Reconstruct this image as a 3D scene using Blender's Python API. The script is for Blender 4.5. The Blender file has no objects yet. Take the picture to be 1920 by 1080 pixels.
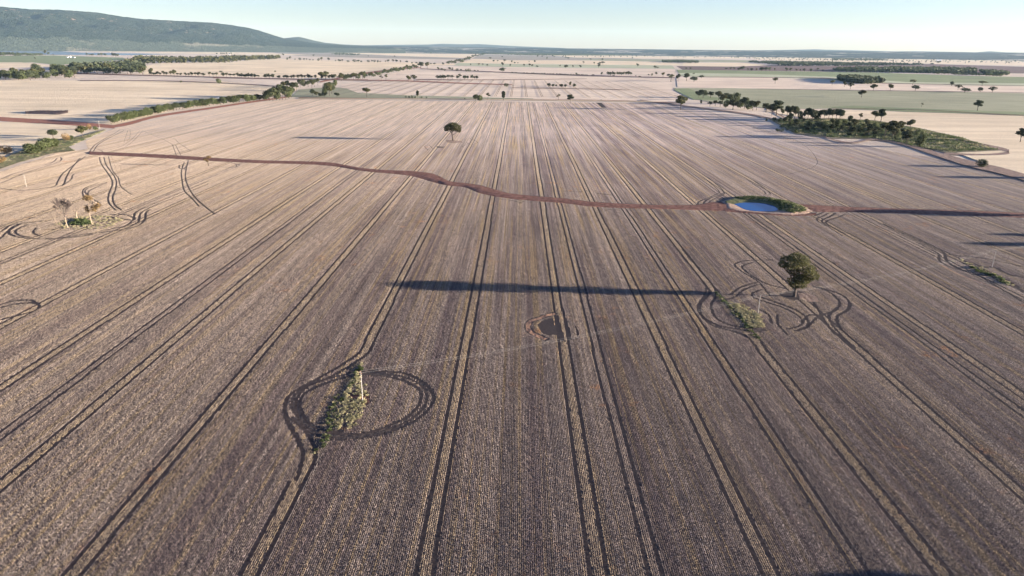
import bpy, math, random
import numpy as np
from mathutils import Vector, Matrix
from mathutils.geometry import tessellate_polygon
rnd = random.Random(7)
nr = np.random.default_rng(7)
D = bpy.data
sc = bpy.context.scene
COL = sc.collection

# ------------------------------------------------------------------ camera, sky, sun
CAM_H = 90.0
FPX = 1280.0                      # focal length in pixels of a 1920 wide frame
PITCH = math.radians(19.25)
YAW = math.radians(0.40)          # turned slightly left of +Y
ROLL = math.radians(0.60)
SUN_EL = math.radians(6.0)
SUN_DIR2 = Vector((1.0, -0.05))   # horizontal direction towards the sun
SUN_STRENGTH = 5.0
SKY_STRENGTH = 0.05
EXPOSURE = 2.5
HAZE = 0.8e-5

fh = Vector((-math.sin(YAW), math.cos(YAW), 0))
r0 = Vector((math.cos(YAW), math.sin(YAW), 0))
fwd = fh * math.cos(PITCH) - Vector((0, 0, 1)) * math.sin(PITCH)
u0 = r0.cross(fwd)
cr = r0 * math.cos(ROLL) + u0 * math.sin(ROLL)
cu = -r0 * math.sin(ROLL) + u0 * math.cos(ROLL)
cam_d = D.cameras.new('camera')
cam = D.objects.new('camera', cam_d)
COL.objects.link(cam)
cam.matrix_world = Matrix(((cr.x, cu.x, -fwd.x, 0), (cr.y, cu.y, -fwd.y, 0), (cr.z, cu.z, -fwd.z, CAM_H), (0, 0, 0, 1)))
cam_d.sensor_width = 36
cam_d.lens = 36 * FPX / 1920
cam_d.clip_start = 1
cam_d.clip_end = 200000
sc.camera = cam

sun_dir = Vector((SUN_DIR2.x, SUN_DIR2.y, 0)).normalized() * math.cos(SUN_EL) + Vector((0, 0, math.sin(SUN_EL)))
ld = D.lights.new('sun', 'SUN')
ld.energy = SUN_STRENGTH
ld.angle = math.radians(0.5)
ld.color = (1.0, 0.875, 0.735)
so = D.objects.new('sun', ld)
COL.objects.link(so)
so.rotation_euler = (-sun_dir).to_track_quat('-Z', 'Y').to_euler()
w = D.worlds.new('World')
sc.world = w
w.use_nodes = True
wn = w.node_tree
sky = wn.nodes.new('ShaderNodeTexSky')
sky.sky_type = 'NISHITA'
sky.sun_disc = False
sky.sun_elevation = SUN_EL
sky.sun_rotation = math.atan2(sun_dir.x, sun_dir.y)
sky.altitude = 200
sky.air_density = 1.0
sky.dust_density = 0.3
sky.ozone_density = 2.0
bg = wn.nodes['Background']
bg.inputs['Strength'].default_value = SKY_STRENGTH
tint = wn.nodes.new('ShaderNodeMix'); tint.data_type = 'RGBA'; tint.blend_type = 'MULTIPLY'      # camera white balance
tint.inputs[0].default_value = 1; tint.inputs[7].default_value = (.85, .885, 1.34, 1)
wn.links.new(sky.outputs[0], tint.inputs[6]); wn.links.new(tint.outputs[2], bg.inputs['Color'])
sc.view_settings.view_transform = 'Standard'
sc.view_settings.look = 'None'
sc.view_settings.gamma = 1
sc.view_settings.use_curve_mapping = False
sc.view_settings.exposure = EXPOSURE
sc.cycles.max_bounces = 6
sc.cycles.diffuse_bounces = 2
sc.cycles.transparent_max_bounces = 8
sc.cycles.volume_bounces = 1

# ------------------------------------------------------------------ helpers
def ray(x, y):
    return (fwd + cr * ((x - 960) / FPX) - cu * ((y - 540) / FPX)).normalized()

def P(x, y, dmax=30000.0, z=0.0):
    """ground point seen at photo position x, y"""
    d = ray(x, y)
    if d.z < -1e-5:
        t = (z - CAM_H) / d.z
        p = Vector((0, 0, CAM_H)) + d * t
        if math.hypot(p.x, p.y) < dmax:
            return p
    h = Vector((d.x, d.y, 0)).normalized() * dmax
    return Vector((h.x, h.y, z))

def height_at(p, x, ytop):
    d = ray(x, ytop)
    return CAM_H + d.z / math.hypot(d.x, d.y) * math.hypot(p.x, p.y) - p.z

def mpp(p):                        # metres per photo pixel at a ground point
    return (Vector((p.x, p.y, p.z)) - Vector((0, 0, CAM_H))).dot(fwd) / FPX

def mesh(name, verts, faces, mats=(), smooth=False, mi=None):
    m = D.meshes.new(name)
    verts = np.asarray(verts, dtype=np.float32).reshape(-1, 3)
    if isinstance(faces, np.ndarray):
        n, k = faces.shape
        m.vertices.add(len(verts)); m.vertices.foreach_set('co', verts.ravel())
        m.loops.add(n * k); m.loops.foreach_set('vertex_index', faces.astype(np.int32).ravel())
        m.polygons.add(n); m.polygons.foreach_set('loop_start', np.arange(0, n * k, k, dtype=np.int32))
    else:
        m.from_pydata([tuple(map(float, v)) for v in verts], [], faces)
    for a in mats:
        m.materials.append(a)
    if mi is not None:
        m.polygons.foreach_set('material_index', np.asarray(mi, dtype=np.int32))
    if smooth:
        m.polygons.foreach_set('use_smooth', np.ones(len(m.polygons), dtype=bool))
    m.update(calc_edges=True)
    m.validate()
    return m

def link(name, m, parent=None, loc=(0, 0, 0), **props):
    o = D.objects.new(name, m)
    COL.objects.link(o)
    o.location = loc
    if parent is not None:
        o.parent = parent
    for k, v in props.items():
        o[k] = v
    return o

def empty(name, loc, label, cat, group=None):
    o = D.objects.new(name, None)
    COL.objects.link(o)
    o.location = loc
    o['label'] = label; o['category'] = cat
    if group: o['group'] = group
    return o

def smooth_path(pts, step=3.0):
    pts = [Vector((p.x, p.y, 0)) for p in pts]
    if len(pts) == 2:
        n = max(2, int((pts[1] - pts[0]).length / step))
        return [pts[0].lerp(pts[1], i / n) for i in range(n + 1)]
    out = []
    for i in range(len(pts) - 1):
        a = pts[max(i - 1, 0)]; b = pts[i]; c = pts[i + 1]; d = pts[min(i + 2, len(pts) - 1)]
        n = max(1, min(40, int((c - b).length / step)))
        for k in range(n):
            t = k / n
            out.append(0.5 * ((2 * b) + (c - a) * t + (2 * a - 5 * b + 4 * c - d) * t * t + (3 * b - a - 3 * c + d) * t ** 3))
    out.append(pts[-1])
    return out

def ribbon(path, width, z, jitter=0.0):
    vs, fs = [], []
    n = len(path)
    for i, p in enumerate(path):
        t = (path[min(i + 1, n - 1)] - path[max(i - 1, 0)])
        if t.length < 1e-6: t = Vector((0, 1, 0))
        t.normalize()
        s = Vector((t.y, -t.x, 0))
        wd = (width[i] if isinstance(width, list) else width) * (1 + rnd.uniform(-jitter, jitter))
        vs += [(p.x - s.x * wd / 2, p.y - s.y * wd / 2, z), (p.x + s.x * wd / 2, p.y + s.y * wd / 2, z)]
        if i: fs.append((2 * i - 2, 2 * i - 1, 2 * i + 1, 2 * i))
    return vs, fs

# ------------------------------------------------------------------ materials
class NT:
    def __init__(s, name):
        s.m = D.materials.new(name); s.m.use_nodes = True
        s.t = s.m.node_tree; s.b = s.t.nodes['Principled BSDF']
        s.b.inputs['Roughness'].default_value = 0.9
        s.b.inputs['Specular IOR Level'].default_value = 0.15
    def n(s, typ, **k):
        nd = s.t.nodes.new('ShaderNode' + typ)
        for a, v in k.items():
            if a.startswith('i_'):
                key = a[2:]
                nd.inputs[int(key) if key.isdigit() else key.replace('_', ' ')].default_value = v
            else: setattr(nd, a, v)
        return nd
    def l(s, a, b): s.t.links.new(a, b)
    def math(s, op, a, b=None, c=None, clamp=False):
        nd = s.t.nodes.new('ShaderNodeMath'); nd.operation = op; nd.use_clamp = clamp
        for i, v in enumerate((a, b, c)):
            if v is None: continue
            if hasattr(v, 'is_output') or not isinstance(v, (int, float)): s.l(v, nd.inputs[i])
            else: nd.inputs[i].default_value = v
        return nd.outputs[0]
    def pos(s):
        if not hasattr(s, '_p'):
            g = s.n('NewGeometry'); s._p = g.outputs['Position']
            sp = s.n('SeparateXYZ'); s.l(s._p, sp.inputs[0]); s.x, s.y, s.z = sp.outputs
        return s._p
    def noise(s, scale, sx=1, sy=1, sz=1, detail=2, rough=0.5, color=False, off=0):
        s.pos()
        mp = s.n('Mapping'); s.l(s._p, mp.inputs['Vector'])
        mp.inputs['Scale'].default_value = (scale * sx, scale * sy, scale * sz)
        mp.inputs['Location'].default_value = (off, off * .7, off * .3)
        nz = s.n('TexNoise'); nz.inputs['Scale'].default_value = 1; nz.inputs['Detail'].default_value = detail
        nz.inputs['Roughness'].default_value = rough
        s.l(mp.outputs[0], nz.inputs['Vector'])
        return nz.outputs['Color'] if color else nz.outputs['Fac']
    def ramp(s, f, a, b, lo=0.0, hi=1.0):
        r = s.n('MapRange', clamp=True)
        s.l(f, r.inputs['Value'])
        for k, v in zip(('From Min', 'From Max', 'To Min', 'To Max'), (a, b, lo, hi)):
            r.inputs[k].default_value = v
        return r.outputs[0]
    def mix(s, f, a, b, blend='MIX'):
        m = s.n('Mix', data_type='RGBA', blend_type=blend)
        for i, v in ((0, f), (6, a), (7, b)):
            if isinstance(v, (int, float)): m.inputs[i].default_value = v
            elif isinstance(v, tuple): m.inputs[i].default_value = (*v, 1)
            else: s.l(v, m.inputs[i])
        return m.outputs[2]
    def rough_normal(s, k, scale=3.0, fac=None):
        """standing straw: normals tilted every way, as fine relief"""
        k = k * 1.9; c = s.noise(scale, detail=1, color=True, off=31)
        sub = s.n('VectorMath', operation='SUBTRACT'); s.l(c, sub.inputs[0]); sub.inputs[1].default_value = (.5, .5, .5)
        mul = s.n('VectorMath', operation='MULTIPLY'); s.l(sub.outputs[0], mul.inputs[0]); mul.inputs[1].default_value = (k * 4, k * 4, 0)
        v = mul.outputs[0]
        if fac is not None:
            m2 = s.n('VectorMath', operation='SCALE'); s.l(v, m2.inputs[0]); s.l(fac, m2.inputs['Scale']); v = m2.outputs[0]
        add = s.n('VectorMath', operation='ADD'); s.l(v, add.inputs[0]); add.inputs[1].default_value = (0, 0, 1)
        nm = s.n('VectorMath', operation='NORMALIZE'); s.l(add.outputs[0], nm.inputs[0])
        s.l(nm.outputs[0], s.b.inputs['Normal'])
    def col(s, c):
        if isinstance(c, tuple): s.b.inputs['Base Color'].default_value = (*c, 1)
        else: s.l(c, s.b.inputs['Base Color'])

TRAM0, TRAM = -16.1, 31.6          # first controlled-traffic lane and lane spacing, metres

def straw_colour(q):
    """colour of the standing straw over the main paddock, by where it stands"""
    q.pos()
    band = q.noise(1, .16, .0022, 0, detail=4, rough=.65)           # harvest bands along the rows
    band2 = q.noise(1, .75, .005, 0, detail=3, rough=.65, off=9)
    blot = q.noise(.012, detail=4, rough=.6)
    fine = q.noise(2.6, 1, .10, 1, detail=2)
    c = q.mix(q.ramp(band, .36, .62), (.29, .232, .212), (.585, .48, .41))
    pur = q.noise(1, .20, .003, 0, detail=3, rough=.6, off=55)
    c = q.mix(q.ramp(pur, .50, .60, 0, .8), c, (.24, .178, .178))
    c = q.mix(q.ramp(band2, .52, .61, 0, .75), c, (.58, .43, .225))
    c = q.mix(q.ramp(blot, .42, .62, 0, .35), c, (.56, .45, .39))
    # warmer, yellower straw to the far left; greyer to the right
    c = q.mix(q.ramp(q.math('ADD', q.math('MULTIPLY', q.x, -1.0), q.math('MULTIPLY', q.y, .15)), 60, 330, 0, .65), c, (.64, .515, .38))
    c = q.mix(q.ramp(q.math('SUBTRACT', q.x, q.math('MULTIPLY', q.y, .1)), 60, 260, 0, .45), c, (.40, .365, .35))
    row = q.noise(1, 1.3, .012, 0, detail=3, rough=.7, off=41)
    c = q.mix(1.0, c, q.mix(q.ramp(row, .34, .66), (.66, .66, .66), (1.26, 1.25, 1.22)), 'MULTIPLY')
    lane = q.math('FRACT', q.math('ADD', q.math('DIVIDE', q.math('SUBTRACT', q.x, TRAM0), TRAM), 100.5))
    lane = q.math('ABSOLUTE', q.math('SUBTRACT', lane, .5))
    c = q.mix(q.ramp(lane, .035, .05, .45, 0), c, (.64, .50, .32))
    spot = q.noise(.16, detail=3, rough=.7, off=5)
    spm = q.noise(.018, detail=1, off=77)
    c = q.mix(q.math('MULTIPLY', q.ramp(spot, .60, .70, 0, .7), q.ramp(spm, .5, .62)), c, (.62, .32, .15))
    c = q.mix(1.0, c, q.mix(q.ramp(fine, .3, .7), (.84, .84, .84), (1.12, 1.11, 1.10)), 'MULTIPLY')
    return c

def m_main_ground():
    q = NT('main_paddock_soil'); c = straw_colour(q)
    soil = q.mix(q.noise(.8, detail=3), (.036, .028, .026), (.075, .058, .050))
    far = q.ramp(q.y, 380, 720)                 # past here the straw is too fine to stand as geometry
    c = q.mix(q.math('MULTIPLY', far, 1.0), soil, q.mix(1.0, c, q.mix(q.ramp(q.y, 500, 800), (1, 1, 1), (1.42, 1.38, 1.34)), 'MULTIPLY'))  # colour brightened with distance, standing in for low sun on upright straw
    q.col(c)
    q.rough_normal(1.7, 3.0, fac=q.ramp(q.y, 380, 720, .2, 1.0))
    return q.m

def m_straw():
    q = NT('straw'); c = straw_colour(q)
    oi = q.n('ObjectInfo')
    tr = q.n('BsdfTranslucent'); q.l(c, tr.inputs[0]); q.col(c)
    mx = q.n('MixShader'); mx.inputs[0].default_value = .2
    q.l(q.b.outputs[0], mx.inputs[1]); q.l(tr.outputs[0], mx.inputs[2])
    q.l(mx.outputs[0], q.t.nodes['Material Output'].inputs[0])
    return q.m

def m_field(name, a, b, rough=1.0, sx=.004, sy=.03, detail=5, scale=3.0):
    q = NT(name)
    f = q.noise(1, sx, sy, 0, detail=detail, rough=.6)
    g = q.noise(.004, detail=5, rough=.6, off=3)
    c = q.mix(q.ramp(f, .35, .65), a, b)
    c = q.mix(q.ramp(g, .4, .7, 0, .55), c, tuple(.72 * v for v in a))
    c = q.mix(1.0, c, q.mix(q.noise(.35, detail=2), (.85,) * 3, (1.15,) * 3), 'MULTIPLY')
    q.col(c)
    if rough: q.rough_normal(rough, scale)
    return q.m

def m_plain(name, a, b, scale=1.0, rough=.9, spec=.15, bump=0.0):
    q = NT(name); q.b.inputs['Roughness'].default_value = rough; q.b.inputs['Specular IOR Level'].default_value = spec
    q.col(q.mix(q.ramp(q.noise(scale, detail=5, rough=.6), .3, .7), a, b))
    if bump: q.rough_normal(bump, 2.0)
    return q.m

def m_leaf(name, a, b, tr=.25):
    q = NT(name)
    oi = q.n('ObjectInfo')
    c = q.mix(q.noise(.55, detail=2), a, b)
    k = q.n('Mapping')
    v = q.ramp(oi.outputs['Random'], 0, 1, .72, 1.3)
    cv = q.n('CombineColor'); [q.l(v, cv.inputs[i]) for i in range(3)]
    c = q.mix(1.0, c, cv.outputs[0], 'MULTIPLY')
    q.col(c); q.b.inputs['Roughness'].default_value = .7
    t = q.n('BsdfTranslucent'); q.l(c, t.inputs[0])
    mx = q.n('MixShader'); mx.inputs[0].default_value = tr
    q.l(q.b.outputs[0], mx.inputs[1]); q.l(t.outputs[0], mx.inputs[2])
    q.l(mx.outputs[0], q.t.nodes['Material Output'].inputs[0])
    return q.m

M = {}
M['soil'] = m_main_ground()
M['straw'] = m_straw()
M['track'] = m_plain('wheel_track_soil', (.028, .020, .018), (.085, .060, .048), 1.0)
M['red'] = m_plain('red_dirt', (.085, .034, .024), (.24, .12, .085), .35, bump=.45)
M['brown'] = m_plain('brown_track_dirt', (.17, .11, .085), (.27, .19, .145), .3, bump=.5)
M['red2'] = m_plain('red_road_dirt', (.22, .085, .055), (.32, .15, .10), .25, bump=.6)
M['orange'] = m_plain('orange_subsoil', (.22, .115, .065), (.36, .22, .145), 1.5, bump=.8)
M['darksoil'] = m_plain('dark_soil', (.032, .025, .024), (.072, .052, .043), 1.5)  # mottled dark tone shared by the hollow, ruts, litter and a bare patch
M['cream'] = m_field('cream_stubble', (.66, .515, .34), (.85, .69, .475), 1.0)
M['pinkcream'] = m_field('pinkish_stubble', (.61, .475, .355), (.79, .645, .49), .95)
M['tan'] = m_field('tan_paddock', (.56, .45, .35), (.68, .56, .43), .85)
M['greytan'] = m_field('grey_fallow', (.30, .26, .20), (.38, .33, .26), .8)
M['green'] = m_field('green_crop', (.19, .225, .11), (.27, .29, .15), .8)
M['palegreen'] = m_field('pale_green_pasture', (.38, .39, .25), (.48, .47, .31), .8)
M['greygreen'] = m_field('dry_green_pasture', (.27, .27, .165), (.36, .34, .22), .8, sx=.01, sy=.05)
M['plough'] = m_field('ploughed_brown_soil', (.14, .09, .08), (.19, .125, .105), .6)
M['grass'] = m_field('rough_green_grass', (.085, .08, .042), (.26, .22, .13), .8, sx=.12, sy=.3)
M['leaf_gum'] = m_leaf('gum_leaves', (.042, .048, .020), (.10, .092, .038))
M['leaf_dark'] = m_leaf('dark_gum_leaves', (.035, .048, .025), (.075, .080, .040))
M['leaf_green'] = m_leaf('green_tree_leaves', (.045, .062, .026), (.105, .115, .048))
M['leaf_rust'] = m_leaf('rusty_leaves', (.16, .11, .05), (.26, .17, .08))
M['weed'] = m_leaf('weed_leaves', (.035, .055, .02), (.11, .13, .05))
M['weed_dry'] = m_leaf('dry_weeds', (.20, .19, .09), (.46, .40, .24))
M['bark'] = m_plain('bark', (.055, .042, .036), (.12, .09, .075), 2)
M['twig'] = m_plain('dead_twigs', (.075, .06, .055), (.14, .11, .095), 2)
M['bark_pale'] = m_plain('pale_dead_wood', (.24, .18, .125), (.36, .28, .20), 2)
M['concrete'] = m_plain('pole_concrete', (.30, .285, .26), (.40, .375, .34), 3)
M['metal'] = m_plain('wire_metal', (.34, .32, .30), (.4, .38, .36), 3, rough=.6, spec=.4)
M['ceramic'] = m_plain('insulator_ceramic', (.30, .16, .10), (.36, .2, .12), 3, rough=.4, spec=.4)
M['white'] = m_plain('white_painted_iron', (.75, .74, .72), (.82, .8, .78), 1, rough=.5)
M['roof'] = m_plain('grey_iron_roof', (.52, .54, .56), (.62, .62, .64), 1, rough=.5)
M['hillforest'] = None

def m_water(name, col, rough):
    q = NT(name); q.col(col); q.b.inputs['Roughness'].default_value = rough
    q.b.inputs['Specular IOR Level'].default_value = .5
    b = q.n('Bump'); b.inputs['Strength'].default_value = .08; b.inputs['Distance'].default_value = .05
    q.l(q.noise(1.2, 1, 2.5, 1, detail=3), b.inputs['Height']); q.l(b.outputs[0], q.b.inputs['Normal'])
    return q.m
M['water'] = m_water('dam_water', (.006, .055, .19), .04); M['water'].node_tree.nodes['Principled BSDF'].inputs['IOR'].default_value = 1.12  # blue of the mirrored sky put into the base colour, real reflection weakened
M['lake'] = m_water('lake_water', (.25, .29, .33), .15)

def m_hill():
    q = NT('forested_range')
    c = q.mix(q.ramp(q.noise(.0035, detail=6, rough=.65), .35, .65), (.013, .024, .014), (.038, .046, .026))
    c = q.mix(q.ramp(q.noise(.02, detail=4, rough=.7, off=4), .45, .7, 0, .8), c, (.035, .05, .028))
    rock = q.math('MULTIPLY', q.ramp(q.noise(.006, 1, 1, 4, detail=4, rough=.7, off=12), .62, .70), q.ramp(q.z, 240, 380))
    c = q.mix(rock, c, (.30, .22, .17))
    # cleared paddocks on the apron below the trees
    att = q.n('Attribute', attribute_name='apron')
    pad = q.mix(q.ramp(q.noise(1, .0011, .0011, 0, detail=4), .53, .62), (.075, .088, .055), (.22, .20, .135))
    edge = q.math('ADD', att.outputs['Fac'], q.math('MULTIPLY', q.math('SUBTRACT', q.noise(.004, detail=4), .5), .25))
    c = q.mix(q.ramp(edge, .48, .52), c, pad)
    q.col(c); q.rough_normal(.75, .08)
    return q.m
M['hillforest'] = m_hill()
M['farwood_old'] = m_field('far_woodland', (.010, .018, .013), (.022, .031, .020), .8, sx=.002, sy=.002)
def m_farwood():
    q = NT('far_woodland_plain')
    c = q.mix(q.ramp(q.noise(.0016, detail=4, rough=.6), .35, .65), (.012, .021, .015), (.030, .040, .026))
    c = q.mix(q.ramp(q.noise(.0011, detail=4, rough=.65, off=8), .57, .61, 0, .8), c, (.40, .34, .26))
    q.col(c); q.rough_normal(.8, 1.0)
    return q.m
M['farwood'] = m_farwood()
M['farhill'] = m_plain('far_blue_hill_forest', (.05, .065, .045), (.08, .09, .06), .002, bump=.7)

# ------------------------------------------------------------------ ground and paddocks
S = dict(kind='structure')
g = 60000.0
ys = [-300, 60, 300, 1000, 3000, 9000, 20000, 40000]
base = mesh('ground', [(-41000, -300, -.02), (41000, -300, -.02), (41000, 41000, -.02), (-41000, 41000, -.02)], [(0, 1, 2, 3)], [M['tan']])
link('ground', base, **S)

def sheet(name, pix, mat, z, world=None, props=S):
    pts = [P(x, y, z=0) for x, y in pix] + [Vector(p) for p in (world or [])]
    tri = tessellate_polygon([[Vector((p.x, p.y, 0)) for p in pts]])
    m = mesh(name, [(p.x, p.y, z) for p in pts], [tuple(t) for t in tri], [M[mat]])
    # faces up
    for p in m.polygons:
        if p.normal.z < 0: p.flip()
    return link(name, m, **props)

MAIN = [(-420, 520), (-300, 430), (-60, 342), (0, 322), (60, 302), (110, 286), (165, 280), (160, 264), (215, 241), (300, 222), (400, 205), (500, 190), (560, 185),
        (800, 187), (1000, 188), (1260, 193), (1300, 201), (1400, 213), (1440, 222), (1437, 232), (1485, 252), (1560, 261), (1640, 262), (1700, 274),
        (1760, 290), (1830, 314), (1920, 337), (2100, 378), (2400, 450)]
main_pts = [P(x, y) for x, y in MAIN] + [Vector((330, -200, 0)), Vector((-330, -200, 0))]
tri = tessellate_polygon([[Vector((p.x, p.y, 0)) for p in main_pts]])
mm = mesh('stubble_paddock', [(p.x, p.y, 0) for p in main_pts], [tuple(t) for t in tri], [M['soil']])
for p in mm.polygons:
    if p.normal.z < 0: p.flip()
link('stubble_paddock', mm, **S)

PADDOCKS = [  # name, material, outline in photo positions; later ones lie on earlier ones
    ('far_plain', 'tan', [(-200, 140), (-200, 92), (700, 94), (2200, 108), (2200, 330), (1700, 290), (1260, 194), (560, 186)]),
    ('middle_paddock', 'pinkcream', [(560, 184), (640, 178), (640, 158), (700, 150), (760, 130), (960, 137), (1120, 143), (1260, 150), (1262, 170), (1290, 192), (1000, 186)]),
    ('cream_paddock', 'cream', [(-200, 236), (-200, 150), (150, 151), (420, 153), (560, 165), (545, 178), (500, 184), (330, 205), (215, 234), (100, 223)]),
    ('cream_corner', 'cream', [(-300, 330), (-200, 236), (100, 226), (200, 236), (150, 262), (110, 262), (0, 305)]),
    ('grey_strip_paddock', 'tan', [(120, 140), (330, 143), (560, 150), (690, 149), (690, 153), (560, 165), (420, 152), (150, 150)]),
    ('cream_upper_paddock', 'cream', [(270, 124), (320, 116), (430, 117), (500, 110), (900, 121), (760, 124), (640, 148), (270, 140)]),
    ('cream_back_paddock', 'cream', [(620, 92.5), (900, 101), (870, 111), (700, 109), (640, 99.5), (500, 96)]),
    ('fallow_band', 'greytan', [(500, 97), (640, 99.5), (750, 105), (880, 109), (880, 112), (700, 109), (560, 105)]),
    ('green_home_paddock', 'green', [(-200, 103), (0, 104.5), (100, 104), (230, 108), (240, 112), (110, 122), (60, 117), (0, 119), (-200, 118)]),
    ('cream_wedge', 'cream', [(-200, 120), (0, 117), (40, 117), (105, 124), (0, 128), (-200, 130)]),
    ('grass_block', 'greygreen', [(545, 182), (560, 168), (620, 163), (650, 166), (670, 174), (760, 178.5), (1000, 185), (1000, 186), (700, 184), (600, 184)]),
    ('mid_cream_strip', 'pinkcream', [(780, 124), (960, 126), (1265, 130), (1268, 145), (1130, 142), (960, 136), (790, 130)]),
    ('green_strip', 'palegreen', [(860, 117), (1260, 122), (1266, 129), (960, 126), (850, 123)]),
    ('cream_far_strip', 'cream', [(890, 110), (1240, 116), (1290, 123), (960, 120), (860, 118)]),
    ('fallow_far_strip', 'greytan', [(900, 102), (1000, 104), (1120, 106), (1250, 113), (960, 113), (885, 110)]),
    ('cream_horizon_strip', 'cream', [(1000, 101.5), (1280, 104.5), (1400, 106), (1400, 110), (1250, 110), (1080, 108)]),
    ('green_far_strip', 'greygreen', [(1080, 110), (1250, 111), (1420, 113), (1400, 117), (1250, 116), (1100, 113)]),
    ('cream_east_strip', 'cream', [(1400, 107), (1600, 108.5), (1700, 106), (1960, 110), (2200, 116), (2200, 128), (1600, 117), (1420, 112)]),
    ('cream_wedge_east', 'cream', [(1280, 118), (1400, 118), (1450, 124), (1380, 125), (1280, 124)]),
    ('ploughed_strip', 'plough', [(1268, 124), (1380, 125), (1450, 122), (1560, 124), (1660, 118), (1740, 120), (2200, 133), (2200, 140), (1700, 136), (1280, 131)]),
    ('green_pasture', 'green', [(1268, 131), (1500, 134), (1640, 136), (1800, 142), (2200, 150), (2200, 166), (1700, 157), (1560, 147), (1400, 139), (1272, 137)]),
    ('pale_green_pasture', 'palegreen', [(1272, 137), (1400, 138.5), (1560, 144), (1700, 154), (2200, 160), (2200, 172), (1600, 158), (1280, 143)]),
    ('tan_pasture', 'pinkcream', [(1268, 145), (1450, 146), (1540, 149), (1640, 156), (1780, 160), (1920, 162), (2200, 168), (2200, 178), (1860, 175), (1680, 171), (1420, 167), (1270, 163)]),
    ('dry_green_pasture', 'greygreen', [(1262, 165), (1420, 166.5), (1680, 170.5), (1860, 174), (2200, 180), (2200, 224), (1920, 217), (1560, 204), (1450, 205), (1320, 190)]),
    ('green_seep_strip', 'green', [(1540, 201), (1600, 199), (1750, 205), (2200, 219), (2200, 223), (1700, 210)]),
    ('green_seep_corner', 'green', [(1262, 168), (1290, 166), (1330, 181), (1400, 190), (1300, 187)]),
    ('straw_pasture', 'cream', [(1430, 208), (1560, 206), (1920, 218), (2300, 230), (2300, 420), (1920, 335), (1790, 286), (1700, 262), (1560, 232)]),
    ('rough_grass_block', 'grass', [(1440, 223), (1560, 222), (1640, 226), (1720, 240), (1800, 258), (1880, 283), (1780, 288), (1700, 273), (1640, 261), (1560, 260), (1490, 251)]),
    ('roadside_grass', 'grass', [(-300, 390), (-60, 325), (0, 300), (60, 275), (110, 262), (150, 256), (200, 242), (165, 258), (128, 275), (140, 284), (100, 288), (40, 304), (0, 318), (-80, 345)]),
]
for i, (nm, mt, px) in enumerate(PADDOCKS):
    sheet(nm, px, mt, .02 + .02 * i if i > 3 else .008 + .004 * i)

def strip_px(name, pts, mat, z, bank=0.0, props=S):
    """ground strip given by centre line and half thickness in the photo; optional low bank"""
    up = smooth_path([P(x, y - h) for x, y, h in pts], 4)
    lo = smooth_path([P(x, y + h) for x, y, h in pts], 4)
    n = 160
    def res(path):
        L = [0]
        for a, b in zip(path, path[1:]): L.append(L[-1] + (b - a).length)
        ts = np.linspace(0, L[-1], n)
        xs = np.interp(ts, L, [p.x for p in path]); yy = np.interp(ts, L, [p.y for p in path])
        return np.stack([xs, yy], 1)
    A, B = res(up), res(lo)
    k = 7
    vs = np.zeros((n, k, 3)); 
    for j in range(k):
        t = j / (k - 1)
        vs[:, j, :2] = A * (1 - t) + B * t
        prof = math.sin(math.pi * t) if 0 < j < k - 1 else 0
        vs[:, j, 2] = z + bank * prof * (.7 + .6 * nr.random(n))
    vs[:, 0, :2] += nr.normal(0, .25, (n, 2)); vs[:, -1, :2] += nr.normal(0, .25, (n, 2))
    idx = np.arange(n * k).reshape(n, k)
    f = np.stack([idx[:-1, :-1], idx[1:, :-1], idx[1:, 1:], idx[:-1, 1:]], -1).reshape(-1, 4)
    m = mesh(name, vs.reshape(-1, 3), f, [M[mat]])
    link(name, m, **props)
    return A, B

BANK1 = [(168, 287, 3), (240, 290, 3.2), (320, 294, 3.4), (400, 299, 3.2), (480, 303, 2.8), (560, 305, 2.8), (620, 308, 3.2), (680, 318, 2.8),
         (740, 323, 3.4), (775, 326, 5), (812, 334, 8), (842, 344, 4.5), (870, 347, 4), (900, 355, 7.5), (928, 362, 6.5), (955, 367.5, 5),
         (1000, 372, 4.8), (1060, 377, 4.6), (1110, 383, 4.6), (1180, 386.5, 4.2), (1250, 388.5, 3.8), (1305, 389, 5), (1335, 387, 8), (1362, 387, 9)]
BANK2 = [(1360, 391, 6), (1400, 397.5, 2.4), (1450, 402, 1.6), (1500, 403.5, 1.5), (1530, 401, 2)]
BANK3 = [(1500, 386, 3), (1530, 391, 6.5), (1560, 392, 5.5), (1620, 393.5, 4.6), (1700, 396, 4.4), (1800, 399, 4.6), (1920, 404, 4.8), (2100, 411, 5)]
cut = []      # strips kept clear of straw: pairs of edges
cut.append(strip_px('dirt_drain_bank', BANK1, 'red', .012, .55))
cut.append(strip_px('dirt_drain_bank', BANK2, 'red', .012, .3))
cut.append(strip_px('dirt_drain_bank', BANK3, 'red', .012, .45))
strip_px('red_dirt_road', [(-150, 211, 4), (0, 223, 4), (100, 229, 4), (170, 234, 3.6), (215, 238, 3)], 'red2', .06)
strip_px('red_headland_track', [(205, 238, 2), (240, 232, 3), (300, 217, 2.2), (400, 202, 1.8), (480, 190, 1.6), (545, 181, 1.3)], 'red2', .075)
strip_px('red_headland_track', [(400, 146, .7), (640, 150, .7), (760, 152, .9), (860, 156, .9), (960, 159, .6)], 'red2', .6)
strip_px('red_headland_track', [(600, 154, 1.2), (690, 137, 1.6), (745, 130, 1), (790, 127, .8)], 'red2', .62)
strip_px('brown_headland_track', [(1440, 205, 1.5), (1560, 262, 1.2), (1640, 262, 1.8), (1690, 270, 2), (1760, 291, 4), (1820, 308, 6), (1880, 322, 6), (1960, 345, 6)], 'brown', .64)
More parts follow.
